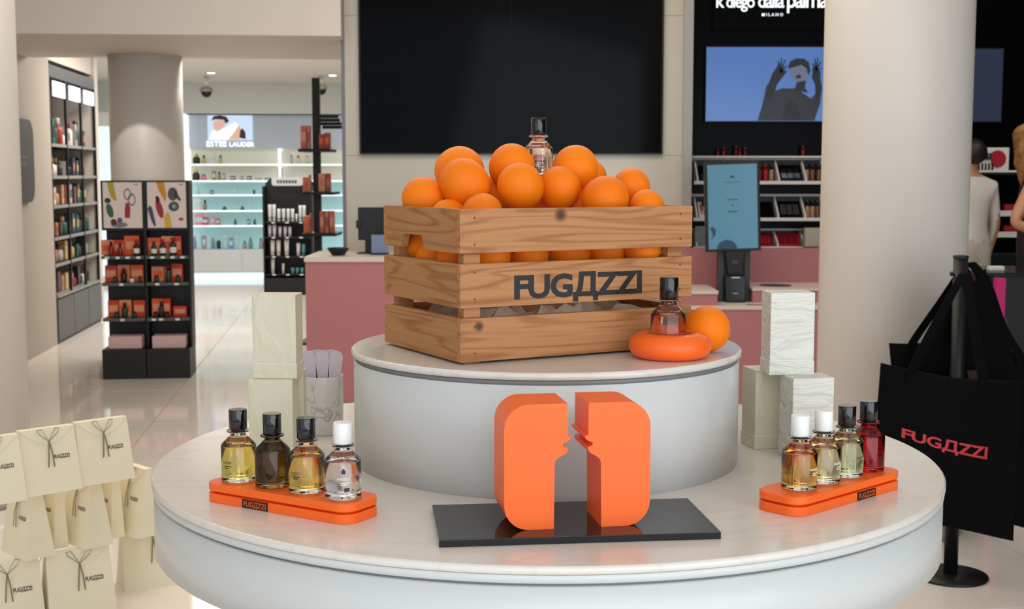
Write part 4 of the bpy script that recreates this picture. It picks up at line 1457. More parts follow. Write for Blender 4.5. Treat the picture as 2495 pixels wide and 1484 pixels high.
pal = {1.655: [2, 0, 1, 1, 8, 2, 11, 2, 11, 7, 10], 1.39: [3, 11, 2, 3, 10, 2, 3, 10, 7, 3, 7], 1.145: [0, 0, 2, 4, 4, 8, 11, 5, 7, 1, 7], 0.88: [6, 9, 6, 3, 1, 7, 7, 7, 7, 10, 1], 0.66: [5, 8, 4, 2, 9, 6, 9, 1, 7, 10, 11], 0.4005: [5, 0, 5, 4, 9, 4, 8, 3, 10, 2, 3]}
lname = {1.655: 'top', 1.39: 'second', 1.145: 'third', 0.88: 'fourth', 0.66: 'fifth', 0.4005: 'lowest'}
rnd = random.Random(11)
for z, L in pal.items():
    x = -0.14
    n_ = {}
    for k, ci in enumerate(L):
        w = rnd.uniform(0.085, 0.125)
        h = rnd.uniform(0.11, 0.18) if z < 1.6 else rnd.uniform(0.13, 0.24)
        n_[ci] = n_.get(ci, 0) + 1
        kind = rnd.random()
        lab = '%s %s %s from the near end on the %s level of the niche shelving'
        p = SW.w(x + w / 2, 0.07, z + 0.001)
        # skip spots taken by the posts
        if kind < 0.5:
            small_box('cosmetic_carton', p, w * 0.85, 0.07, h, cols[ci], lab % (ORD[n_[ci] - 1], cname[ci], 'item', lname[z]), 'cosmetics', GL, SW.rz, cols[(ci + 2) % 12])
        else:
            small_bottle('cosmetic_bottle', SW.w(x + w / 2, 0.11, z + 0.001), w * 0.38, h, cols[ci], cols[(ci + 3) % 12], lab % (ORD[n_[ci] - 1], cname[ci], 'item', lname[z]), 'cosmetics', GL)
        x += w + rnd.uniform(0.03, 0.065)
# dark rounded sign on the beige wall before the niche
sg = MB()
pts = rounded_rect(0.58, 0.62, 0.13)
sg.prism(pts, 0.0, 0.03, Matrix.Rotation(PI / 2, 4, 'X'))
o = sg.build('wall_sign', mat('sign_charcoal', (64, 62, 60), 0.5), None, SW.w(-1.20, -0.001, 1.505), SW.rz)
tag(o, 'dark grey rounded wall sign beside the left column', 'sign')
for k, (a, b) in enumerate(((0.10, 0.02), (0.06, -0.03))):
    MB().box(-0.09, a, -0.0315, -0.029, b, b + 0.018).build('sign_text', mat('sign_text', (100, 97, 92), 0.5), o)

# ================================================================== LIT COSMETICS WALL AT THE BACK
base = gz(470, 676, 0)
TF = Frame(gd(470, 600, 18.08).x, 18.08, R(5.0))
tw = thing('cosmetics_wall', 'bright white and turquoise lit cosmetics wall far at the back', 'shelving', TF.o, TF.rz)
M_wl = mat('lit_white', (238, 240, 240), 0.4, emit=(240, 250, 252), estr=0.75)
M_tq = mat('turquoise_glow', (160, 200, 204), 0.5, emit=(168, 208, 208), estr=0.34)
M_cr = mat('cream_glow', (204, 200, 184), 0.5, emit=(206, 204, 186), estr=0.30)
M_hdr = mat('header_blue_grey', (176, 184, 192), 0.5, emit=(176, 186, 196), estr=0.15)
M_shw = mat('shelf_white', (226, 228, 226), 0.4)
TWW = 2.15
zt = [1.755, 2.215]
MB().box(-0.085, 0.0, -0.30, 0.10, 0.0, 2.215).build('side_light', M_wl, tw)
MB().box(TWW, TWW + 0.1, -0.30, 0.10, 0.0, 2.215).build('side_light', M_wl, tw)
MB().box(0.0, TWW, -0.10, 0.02, zt[0], zt[1]).build('header', M_hdr, tw)
MB().box(0.0, TWW, -0.30, -0.28, 2.20, 2.222).build('header_trim', M_dgrey, tw)
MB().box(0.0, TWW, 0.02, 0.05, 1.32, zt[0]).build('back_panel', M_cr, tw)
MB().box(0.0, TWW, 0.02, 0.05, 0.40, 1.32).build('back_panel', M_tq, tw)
MB().box(0.0, TWW, -0.32, 0.05, 0.085, 0.40).build('drawer_unit', M_shw, tw)
for i in range(3):
    MB().box(0.02 + i * 0.70, 0.69 + i * 0.70, -0.335, -0.32, 0.10, 0.385).build('drawer_front', M_shw, tw)
MB().box(0.0, TWW, -0.30, 0.0, 0.0, 0.085).build('plinth_light', mat('plinth_glow', (225, 245, 250), 0.5, emit=(220, 244, 250), estr=0.8), tw)
ctrz = [1.545, 1.325, 1.135, 0.923, 0.721, 0.401]
for z in ctrz[:-1]:
    MB().box(0.0, TWW, -0.26, 0.02, z - 0.016, z).build('shelf', M_shw, tw)
    MB().box(0.0, TWW, -0.262, -0.256, z - 0.020, z + 0.004).build('shelf_light', M_wl, tw)
MB().box(1.20, 1.24, -0.30, 0.05, 0.40, zt[0]).build('divider', M_wl, tw)
# header picture and letters
hx0 = 0.25
fig = thing('header_picture', 'lit picture of a person in a dark hat above the turquoise shelves', 'picture', TF.w(hx0, -0.112, 1.868), TF.rz)
HWd, HHt = 0.60, 0.335
MB().box(0, HWd, 0, 0.012, 0, HHt).build('panel', mat('pic_sky', (150, 170, 200), 0.5, emit=(196, 214, 236), estr=0.85), fig)
pm = {'hat': mat('pic_hat', (40, 30, 30), 0.6, emit=(60, 44, 42), estr=0.5), 'skin': mat('pic_skin', (200, 160, 140), 0.6, emit=(214, 172, 154), estr=0.7), 'dress': mat('pic_dress', (220, 226, 238), 0.6, emit=(222, 230, 244), estr=0.9)}


def hp(pts, k, lift):
    mb = MB()
    mb.add([(a * HWd, -0.001 * lift, b * HHt) for a, b in pts], [list(range(len(pts)))])
    mb.build('picture', pm[k], fig)


hp([(0.02, 0.02), (0.10, 0.40), (0.40, 0.50), (0.62, 0.75), (0.80, 0.30), (0.70, 0.02)], 'dress', 1)
hp([(0.14, 0.42), (0.12, 0.70), (0.20, 0.82), (0.36, 0.80), (0.40, 0.60), (0.30, 0.42), (0.22, 0.36)], 'skin', 2)
hp([(0.08, 0.78), (0.14, 0.96), (0.28, 1.0), (0.42, 0.94), (0.48, 0.76), (0.40, 0.66), (0.36, 0.82), (0.18, 0.84)], 'hat', 3)
hp([(0.45, 0.02), (0.62, 0.40), (0.68, 0.60), (0.75, 0.45), (0.70, 0.02)], 'skin', 2)
hp([(0.70, 0.10), (0.72, 0.40), (0.78, 0.48), (0.84, 0.30), (0.84, 0.05)], 'hat', 3)
sg = thing('brand_sign', 'white lit brand lettering under the picture on the back wall', 'sign', TF.w(0.23, -0.112, 1.785), TF.rz)
text_mb('ESTEE', 0.27, lambda x, y: (x, 0, y), 0.03, 1.05).build('letters', M_sign, sg)
text_mb('LAUDER', 0.335, lambda x, y: (x + 0.305, 0, y), 0.03, 1.05).build('letters', M_sign, sg)
GT = 'cosmetics on the lit back wall'
tqc = [mat('tq_%d' % i, c_, 0.3) for i, c_ in enumerate([(70, 110, 116), (40, 60, 66), (196, 226, 228), (230, 230, 222), (214, 70, 96), (240, 150, 164), (132, 150, 190), (180, 150, 160), (110, 160, 140), (160, 140, 118), (44, 38, 32), (206, 190, 130)])]
tqn = ['teal', 'dark', 'pale blue', 'cream', 'crimson', 'pink', 'lavender blue', 'mauve', 'sage green', 'taupe', 'dark brown', 'pale gold']
tz = {1.545: ('first', [(0.10, 10, .10, .14), (0.20, 11, .06, .12), (0.32, 3, .06, .14), (0.42, 11, .05, .12), (1.36, 11, .05, .13), (1.46, 3, .05, .12), (1.58, 11, .05, .12)]),
      1.325: ('second', [(0.09, 10, .10, .15), (0.19, 5, .08, .09), (0.33, 9, .05, .13), (0.40, 9, .04, .12), (0.46, 9, .03, .10), (0.58, 10, .06, .06), (0.70, 9, .04, .06), (0.80, 10, .06, .06), (0.92, 7, .08, .035), (1.05, 10, .08, .035)]),
      1.135: ('third', [(0.10, 2, .08, .10), (0.24, 2, .06, .08), (0.30, 1, .035, .06), (0.86, 1, .03, .09), (0.98, 0, .035, .05), (0.60, 2, .06, .07)]),
      0.923: ('fourth', [(0.10, 3, .10, .16), (0.20, 9, .05, .14), (0.46, 0, .06, .05), (0.62, 2, .08, .06), (0.70, 0, .05, .05), (0.80, 2, .05, .06), (1.04, 1, .07, .06)]),
      0.721: ('fifth', [(0.12, 5, .12, .15), (0.20, 4, .09, .11), (0.30, 5, .05, .12), (0.37, 4, .05, .09), (0.60, 0, .04, .08), (0.78, 0, .04, .08), (0.86, 0, .04, .08), (0.94, 2, .03, .05), (1.05, 0, .05, .07)]),
      0.4015: ('bottom', [(0.05, 6, .055, .17), (0.12, 2, .05, .19), (0.18, 7, .05, .18), (0.24, 2, .05, .16), (0.30, 6, .05, .15), (0.37, 1, .06, .16), (0.46, 2, .07, .18), (0.54, 6, .06, .15), (0.61, 2, .05, .17), (0.72, 7, .06, .11), (0.80, 8, .06, .15), (0.94, 7, .06, .14), (1.04, 9, .09, .13)])}
for z, (ln_, L) in tz.items():
    n_ = {}
    for k, (x, ci, w, h) in enumerate(L):
        n_[ci] = n_.get(ci, 0) + 1
        lab = '%s %s item from the left on the %s shelf of the lit back wall' % (ORD[n_[ci] - 1], tqn[ci], ln_)
        if (k + ci) % 2:
            small_box('cosmetic_carton', TF.w(x, -0.20, z + 0.001), w, 0.06, h, tqc[ci], lab, 'cosmetics', GT, TF.rz, tqc[2])
        else:
            small_bottle('cosmetic_bottle', TF.w(x, -0.17, z + 0.001), w / 2, h, tqc[ci], tqc[(ci + 1) % 12], lab, 'cosmetics', GT, 0.55, 0.3)
# framed portrait-like card between the two bays
p = TF.w(1.30, -0.255, 1.3265)
small_box('standing_card', p, 0.12, 0.012, 0.40, M_lab, 'white standing card with a dark slim bottle print on the back wall', 'card', None, TF.rz, None)
small_bottle('slim_bottle', TF.w(1.22, -0.235, 1.3265), 0.035, 0.30, M_dbot, M_dbot, 'tall slim black bottle standing on the second shelf of the back wall', 'bottle', None, 0.4, 0.35)
# glowing display panel further left, between the niche and the column
g0, g1 = gd(232, 440, 17.6), gd(275, 205, 17.6)
t = thing('light_panel', 'tall pale glowing display panel left of the beige column', 'display', (g0.x - 0.04, 17.0, 0), R(5))
MB().box(0, 0.50, 0, 0.06, 0.02, 2.20).build('frame', M_shw, t)
MB().box(0.03, 0.47, -0.004, 0.002, 0.10, 2.02).build('glowing_panel', mat('panel_glow', (214, 236, 240), 0.5, var=0.2, scale=3, emit=(206, 232, 238), estr=0.8), t)
MB().box(0.0, 0.5, -0.02, 0.06, 0.0, 0.02).build('foot', M_steel, t)

# ================================================================== BLACK STAND WITH WHITE TUBES
BF = Frame(gd(643, 700, 15.4).x, 15.4, R(3))
bs = thing('black_stand', 'black product stand with rounded top holding white tubes, left of the pink counter', 'stand', BF.o, BF.rz)
bw = 0.575
MB().prism([(0, 0), (bw, 0), (bw, 1.30), (bw - 0.06, 1.36), (0.06, 1.36), (0, 1.30)], -0.30, -0.27, Matrix.Rotation(PI / 2, 4, 'X')).build('back_panel', M_black, bs)
for x in (0, bw - 0.02):
    MB().box(x, x + 0.02, 0.0, 0.27, 0.0, 1.27, bev=0.003).build('side_panel', M_black, bs)
MB().box(0.02, bw - 0.02, 0.0, 0.27, 0.0, 0.20).build('base_box', M_black, bs)
sg = MB().prism(rounded_rect(0.36, 0.10, 0.03), 0, 0.012, Matrix.Translation((0.29, 0.02, 1.325)) @ Matrix.Rotation(PI / 2, 4, 'X')).build('top_sign', mat('sign_grey', (186, 186, 184), 0.4), bs)
for k in range(7):
    MB().box(0.17 + k * 0.034, 0.195 + k * 0.034, 0.006, 0.0082, 1.305, 1.340).build('sign_letter', M_dgrey, sg)
blv = [0.245, 0.455, 0.680, 0.855]
for z in blv:
    MB().box(0.02, bw - 0.02, 0.01, 0.27, z - 0.016, z).build('shelf', M_black, bs)
    for k in range(3):
        MB().box(0.10 + k * 0.16, 0.14 + k * 0.16, 0.0075, 0.0105, z - 0.015, z - 0.002).build('price_tag', M_lab, bs)
M_tw = mat('tube_white', (196, 194, 188), 0.4)
M_tp = mat('tube_lilac', (190, 182, 188), 0.4)
M_tg = mat('tube_teal', (70, 130, 130), 0.35)
GB = 'tubes on the black stand'
for z, nm, L in ((0.855, 'top', [(0.075, .03, .20), (0.125, .028, .20), (0.18, .026, .15), (0.235, .026, .15), (0.29, .026, .15), (0.34, .026, .15), (0.385, .018, .09), (0.43, .026, .19), (0.475, .026, .19)]),
                 (0.680, 'second', [(0.07, .028, .14), (0.125, .03, .145), (0.19, .026, .12), (0.25, .026, .12), (0.305, .026, .12)]),
                 (0.455, 'third', [(0.10, .035, .19), (0.17, .032, .19), (0.265, .038, .20), (0.40, .03, .15), (0.46, .03, .14)]),
                 (0.245, 'bottom', [(0.10, .028, .19), (0.22, .02, .12), (0.33, .026, .07), (0.385, .026, .07), (0.44, .026, .07), (0.53, .028, .12)])):
    for i, (x, r, h) in enumerate(L):
        m = M_tw if nm in ('top',) else M_tp if nm == 'second' else M_tg if (nm == 'bottom' and 2 <= i <= 4) or (nm == 'third' and i == 4) else M_tw
        small_tube('cosmetic_tube', BF.w(x, 0.07, z + 0.001), r * 0.68, h, m, m, '%s tube from the left on the %s shelf of the black stand' % (ORD[i], nm), 'tube', GB)

# ================================================================== POST RACK WITH CORAL BOXES
RX = -1.615
rk = thing('post_rack', 'slender black post rack with coral boxes behind the pink counter', 'rack', (RX, 11.0, 0))
MB().box(-0.030, 0.030, -0.03, 0.03, 0.02, 2.195, bev=0.002).build('post', M_black, rk)
MB().box(-0.14, 0.16, -0.18, 0.2, 0.0, 0.02).build('foot', M_black, rk)
for k, (z, x0, x1) in enumerate(((1.612, -0.125, 0.135), (1.262, -0.105, 0.16), (0.925, -0.10, 0.175))):
    MB().box(x0, x1, -0.20, 0.20, z - 0.024, z).build('shelf', M_black, rk)
for k in range(4):
    MB().box(0.03, 0.20, -0.17 + k * 0.10, -0.13 + k * 0.10, 1.86 - k * 0.025, 1.885 - k * 0.025).build('top_rail', M_black, rk)
M_co = [mat('coral_%d' % i, c_, 0.5) for i, c_ in enumerate([(222, 118, 106), (190, 84, 84), (236, 172, 156), (240, 130, 76), (226, 150, 130)])]
GR = 'coral boxes on the post rack'
for nm, z, L in (('top', 1.612, [(-0.085, .05, .19, 0), (-0.045, .02, .19, 4), (0.06, .04, .12, 1), (0.105, .045, .13, 1)]), ('middle', 1.262, [(-0.075, .045, .12, 3), (-0.045, .012, .14, 2), (0.06, .055, .15, 2), (0.11, .03, .15, 1)]), ('lower', 0.925, [(-0.072, .045, .14, 3), (-0.042, .01, .16, 4), (0.055, .035, .18, 0), (0.095, .03, .18, 4), (0.135, .035, .18, 0)])):
    for i, (x, w, h, ci) in enumerate(L):
        small_box('coral_carton', (RX + x, 10.85, z + 0.0005), w, 0.08, h, M_co[ci], '%s coral carton from the left on the %s shelf of the post rack' % (ORD[i], nm), 'box', GR, 0, M_co[(ci + 2) % 5])

# security camera domes and ceiling spots
for (px, py, d, lb) in ((503, 232, 16.6, 'small dark security camera dome under the back ceiling, left'), (782, 226, 16.6, 'small grey security camera dome half behind the post rack')):
    p = gd(px, py, d)
    t = thing('security_camera', lb, 'camera', (p.x, d, 2.62))
    zz = p.z - 2.62
    MB().lathe([(0.03, zz + 0.09), (0.03, 0.0)], 16).build('stem', M_white, t)
    MB().lathe([(0.075, zz + 0.04), (0.085, zz + 0.06), (0.06, zz + 0.10)], 20).build('housing', M_mgrey, t)
    MB().lathe([(0.01, zz - 0.03), (0.04, zz - 0.02), (0.06, zz + 0.01), (0.07, zz + 0.04)], 20).build('dome', M_blackg, t)
M_spot = mat('spot_glow', (255, 244, 226), 0.5, emit=(255, 240, 220), estr=14.0)
for i, (x, y) in enumerate(((-2.2, 12.4), (-3.4, 12.8), (-2.2, 16.4), (-3.6, 16.0))):
    t = thing('ceiling_spot', ('nearer', 'nearer', 'farther', 'farther')[i] + (' right', ' left', ' right', ' left')[i] + ' recessed round ceiling spot of the back shop', 'lamp', (x, y, 2.62), 0, 'ceiling spots of the back shop')
    MB().lathe([(0.055, -0.006), (0.06, 0.0)], 20).build('trim_ring', M_white, t)
    MB().lathe([(0.042, -0.008), (0.042, -0.005)], 20).build('lens', M_spot, t)

# ================================================================== CREAM GIFT BAGS
M_bag = mat('cream_bag', (246, 236, 208), 0.62, var=0.03, scale=6)
M_rib = mat('ribbon_grey', (138, 126, 100), 0.6)
M_blab = mat('bag_print', (88, 80, 62), 0.6)


def gift_bag(loc, yaw, w, d, h, label, hang=False, group='cream paper gift bags stacked on the left'):
    """paper bag: wedge body closing to the top edge, folded flap, ribbon tie and printed name"""
    t = thing('gift_bag', label, 'bag', loc, yaw, group)
    e = 0.012
    wt = w * 0.94
    vs = [(-w / 2, 0, 0), (w / 2, 0, 0), (w / 2, d, 0), (-w / 2, d, 0),
          (-wt / 2, d / 2 - e, h), (wt / 2, d / 2 - e, h), (wt / 2, d / 2 + e, h), (-wt / 2, d / 2 + e, h),
          (-w / 2 + 0.004, d / 2, h * 0.45), (w / 2 - 0.004, d / 2, h * 0.45)]
    fs = [[3, 2, 1, 0], [4, 5, 6, 7], [0, 1, 5, 4], [2, 3, 7, 6], [1, 2, 9], [2, 6, 9], [6, 5, 9], [5, 1, 9], [3, 0, 8], [0, 4, 8], [4, 7, 8], [7, 3, 8]]
    m = MB()
    m.add(vs, fs)
    m.build('bag_body', M_bag, t)

    def face(x, f, off):
        """point on the sloping front face: x across, f 0..1 up"""
        y = (d / 2 - e) * f
        nn = Vector((0, -h, (d / 2 - e))).normalized()
        return Vector((x, y, h * f)) + nn * off
    fl = MB()
    a = [face(-wt / 2 - 0.001, 1.0, 0.002), face(wt / 2 + 0.001, 1.0, 0.002), face(w * 0.20, 0.80, 0.003), face(0, 0.74, 0.003), face(-w * 0.20, 0.80, 0.003)]
    b = [q + Vector((0, 0.0028, 0)) for q in a]
    fl.add(a + b, [[0, 1, 2, 3, 4], [9, 8, 7, 6, 5]] + [[i, (i + 1) % 5, 5 + (i + 1) % 5, 5 + i] for i in range(5)])
    fl.build('flap', M_bag, t)
    k = MB()
    for sx in (-1, 1):
        k.ribbon([face(sx * 0.002, 0.80, 0.006), face(sx * w * 0.16, 0.92, 0.010), face(sx * w * 0.19, 0.98, 0.006), face(sx * w * 0.12, 0.99, 0.010), face(0, 0.80, 0.008)], (0.3, 0.8, 0.4), 0.003, 0.0007)
        k.ribbon([face(0, 0.80, 0.006), face(sx * w * 0.03, 0.62, 0.010), face(sx * w * 0.05, 0.40, 0.006)], (1, 0, 0.2), 0.0045, 0.0007)
    k.build('ribbon', M_rib, t)
    text_mb(BRAND, w * 0.27, lambda x, y: face(x + w * 0.07, 0.52 + y * 1.25 / h, 0.0012), 0.03, 0.95).build('print', M_blab, t)
    return t




def bag_at(px, py, z, yaw, w, d, h, label, off=(0, 0)):
    """front left bottom corner of the bag at this pixel on the level z"""
    p = gz(px, py, z)
    c, s_ = math.cos(R(yaw)), math.sin(R(yaw))
    return gift_bag((p.x + c * w / 2 + off[0], p.y + s_ * w / 2 + off[1], z), R(yaw), w, d, h, label)


ZT, ZM = 0.440, 0.212
bag_at(197, 1187, ZT, 43, 0.182, 0.10, 0.195, 'rightmost gift bag of the top row, front facing the viewer')
bag_at(60, 1214, ZT, 43, 0.182, 0.10, 0.195, 'middle gift bag of the top row with ribbon loop')
bag_at(-84, 1244, ZT, 43, 0.182, 0.10, 0.195, 'top row gift bag cut by the left picture edge')
for i, (px, py) in enumerate(((2, 1341), (145, 1315), (272, 1290))):
    bag_at(px, py, ZM, -45, 0.172, 0.10, 0.226, ('left', 'centre', 'right')[i] + ' gift bag of the second row, turned sideways')
for i, (px, py) in enumerate(((2, 1341), (145, 1315))):
    bag_at(px, py, ZM, -45, 0.165, 0.050, 0.224, ('left', 'right')[i] + ' gift bag set back in the second row, seen between its neighbours', (0.050, 0.124))
for i, (px, py) in enumerate(((-60, 1552), (122, 1520))):
    bag_at(px, py, 0, 34, 0.212, 0.12, 0.210, ('left', 'right')[i] + ' gift bag of the bottom row, front facing the viewer')
bag_at(304, 1444, 0, 30, 0.215, 0.12, 0.208, 'gift bag standing on the floor next to the round table')

# ================================================================== TOTE BAG STAND
M_fab = mat('black_canvas', (8, 8, 9), 0.9, spec=0.12, var=0.15, scale=60, bump=0.1)
SX, SY = 1.535, 4.51
t = thing('bag_stand', 'black metal stand with round foot holding the black tote bags', 'stand', (SX, SY, 0))
MB().lathe([(0.126, 0), (0.128, 0.004), (0.126, 0.010), (0.03, 0.014)], 48).build('foot', M_black, t)
MB().cyl(0, 0, 0.012, 1.12, 0.024, 20).build('pole', M_black, t)
MB().tube([(-0.034, 0, 1.062), (0.0, 0, 1.068), (0.034, 0, 1.062)], 0.008, 8).build('hook_arm', M_black, t)
MB().lathe([(0.024, 1.115), (0.026, 1.118), (0.026, 1.124), (0.022, 1.127)], 20).build('pole_cap', M_black, t)


def cloth_panel(mb, outline, yc, th, nz=9, wob=0.012, seed=0):
    """outline: quad (tl, tr, br, bl) in local x,z; a bulging double-sided fabric bag"""
    tl, tr_, br, bl = [Vector((a, 0, b)) for a, b in outline]
    rnd = random.Random(seed)
    nx = 10
    ph = [rnd.uniform(0, 6) for _ in range(6)]
    front, back = [], []
    for j in range(nz + 1):
        f = j / nz
        for i in range(nx + 1):
            s = i / nx
            p = (tl * (1 - s) + tr_ * s) * (1 - f) + (bl * (1 - s) + br * s) * f
            bul = (math.sin(PI * s) ** 0.7) * (0.25 + 0.75 * math.sin(PI * min(1, 0.12 + 0.80 * f)))
            fold = wob * (math.sin(7 * s + 2 * f + ph[0]) * 0.5 + math.sin(11 * s - 5 * f + ph[1]) * 0.35 + math.sin(4 * f + ph[2]) * 0.3)
            sag = -0.018 * math.sin(PI * s) * (1 - f)
            front.append((p.x, yc - th * bul + fold, p.z + sag))
            back.append((p.x, yc + 0.004 + th * 0.7 * bul + fold * 0.6, p.z + sag))
    n = (nx + 1) * (nz + 1)
    fs = []
    for j in range(nz):
        for i in range(nx):
            a = j * (nx + 1) + i
            fs.append([a, a + 1, a + nx + 2, a + nx + 1])
            fs.append([n + a, n + a + nx + 1, n + a + nx + 2, n + a + 1])
    ringi = [i for i in range(nx + 1)] + [j * (nx + 1) + nx for j in range(1, nz + 1)] + [nz * (nx + 1) + i for i in range(nx - 1, -1, -1)] + [j * (nx + 1) for j in range(nz - 1, 0, -1)]
    for q in range(len(ringi)):
        a, b = ringi[q], ringi[(q + 1) % len(ringi)]
        fs.append([a, n + a, n + b, b])
    mb.add(front + back, fs, True)
    return front, nx, nz


def tote(label, quad_px, d, th, wob, seed, straps, hook, text=None):
    pts = [gd(x, y, d) for x, y in quad_px]
    c = sum(pts, Vector()) / 4
    t = thing('tote_bag', label, 'bag', (c.x, d, 0), 0, 'black tote bags hanging on the stand')
    quad = [(p.x - c.x, p.z) for p in pts]
    mb = MB()
    fr, nx, nz = cloth_panel(mb, quad, 0.0, th, 12, wob, seed)
    mb.build('bag_body', M_fab, t)
    for (s0, f0, via) in straps:
        i0 = int(round(s0 * nx))
        a = Vector(fr[i0]) + Vector((0, -0.003, -0.05))
        pp = [a, Vector(fr[i0]) + Vector((0, -0.006, 0.0))]
        for (x, y, dd) in via:
            q = gd(x, y, dd)
            pp.append(Vector((q.x - c.x, dd - d, q.z)))
        # smooth the run
        sm = []
        for k in range(len(pp) - 1):
            for j in range(4):
                sm.append(pp[k].lerp(pp[k + 1], j / 4))
        sm.append(pp[-1])
        for _ in range(3):
            sm = [sm[0]] + [(sm[k - 1] + sm[k] * 2 + sm[k + 1]) / 4 for k in range(1, len(sm) - 1)] + [sm[-1]]
        MB().ribbon(sm, (1, 0.2, 0.1), 0.036, 0.004).build('handle', M_fab, t)
    if text:
        (u0, u1, f0, f1) = text
        w_ = 1.0

        def P(s, f):
            s = min(max(s, 0), 0.9999)
            f = min(max(f, 0), 0.9999)
            i, j = int(s * nx), int(f * nz)
            a, b = s * nx - i, f * nz - j
            q = lambda jj, ii: Vector(fr[jj * (nx + 1) + ii])
            return (q(j, i) * (1 - a) + q(j, i + 1) * a) * (1 - b) + (q(j + 1, i) * (1 - a) + q(j + 1, i + 1) * a) * b + Vector((0, -0.004, 0))
        vs, fs, w = text_data(BRAND, 0.024, 0, 0.95)
        mb = MB()
        mb.add([P(u0 + (u1 - u0) * v.x / w, f1 + 0.035 * v.x / w - (f1 - f0) * (1 + 0.25 * v.x / w) * (v.y / 0.72)) for v in vs], fs)
        mb.build('lettering', mat('red_print', (188, 46, 52), 0.6, emit=(188, 46, 52), estr=0.05), t)['label'] = 'red brand lettering'
    return t


tote('front black tote bag with red lettering on the stand', [(2146, 884), (2492, 930), (2468, 1318), (2120, 1235)], 4.30, 0.06, 0.010, 1,
     [(0.25, 0, [(2262, 820, 4.30), (2318, 720, 4.36), (2346, 668, 4.44)]), (0.68, 0, [(2380, 840, 4.28), (2366, 740, 4.34), (2350, 668, 4.44)])], None, (0.155, 0.745, 0.395, 0.458))
tote('black tote bag behind the front one, its corner sticking out on the left', [(2166, 836), (2330, 812), (2440, 1180), (2200, 1190)], 4.64, 0.03, 0.010, 2,
     [(0.3, 0, [(2290, 740, 4.60), (2340, 665, 4.54)]), (0.85, 0, [(2350, 730, 4.60), (2348, 665, 4.54)])], None)
tote('black tote bag at the right picture edge behind the front one', [(2392, 812), (2540, 880), (2530, 1296), (2380, 1250)], 4.76, 0.045, 0.014, 3,
     [(0.1, 0, [(2412, 760, 4.62), (2390, 665, 4.56), (2362, 640, 4.53)]), (0.6, 0, [(2440, 800, 4.62), (2404, 680, 4.56), (2366, 640, 4.53)])], None)

tote('black tote bag folded over the top of the stand', [(2322, 716), (2400, 655), (2478, 900), (2215, 905)], 4.560, 0.014, 0.008, 5, [(0.5, 0, [(2350, 660, 4.55), (2344, 640, 4.53)])], None)

# ================================================================== SHOPPERS
def skin_body(name, verts, edges, radii, root, mats, assign, loc, rz):
    me = bpy.data.meshes.new(name)
    me.from_pydata(verts, edges, [])
    ob = bpy.data.objects.new(name, me)
    C.objects.link(ob)
    sk = ob.modifiers.new('skin', 'SKIN')
    sk.use_smooth_shade = True
    for i, r in enumerate(radii):
        sv = me.skin_vertices[0].data[i]
        sv.radius = r if isinstance(r, tuple) else (r, r)
        sv.use_root = (i == root)
    ss = ob.modifiers.new('sub', 'SUBSURF')
    ss.levels = ss.render_levels = 2
    bpy.context.view_layer.update()
    dg = bpy.context.evaluated_depsgraph_get()
    me2 = bpy.data.meshes.new_from_object(ob.evaluated_get(dg))
    bpy.data.objects.remove(ob)
    bpy.data.meshes.remove(me)
    me2.name = name
    me2.materials.clear()
    for m in mats:
        me2.materials.append(m)
    for p in me2.polygons:
        p.use_smooth = True
        p.material_index = assign(p.center)
    o = link(name, me2, None, loc, rz)
    return o


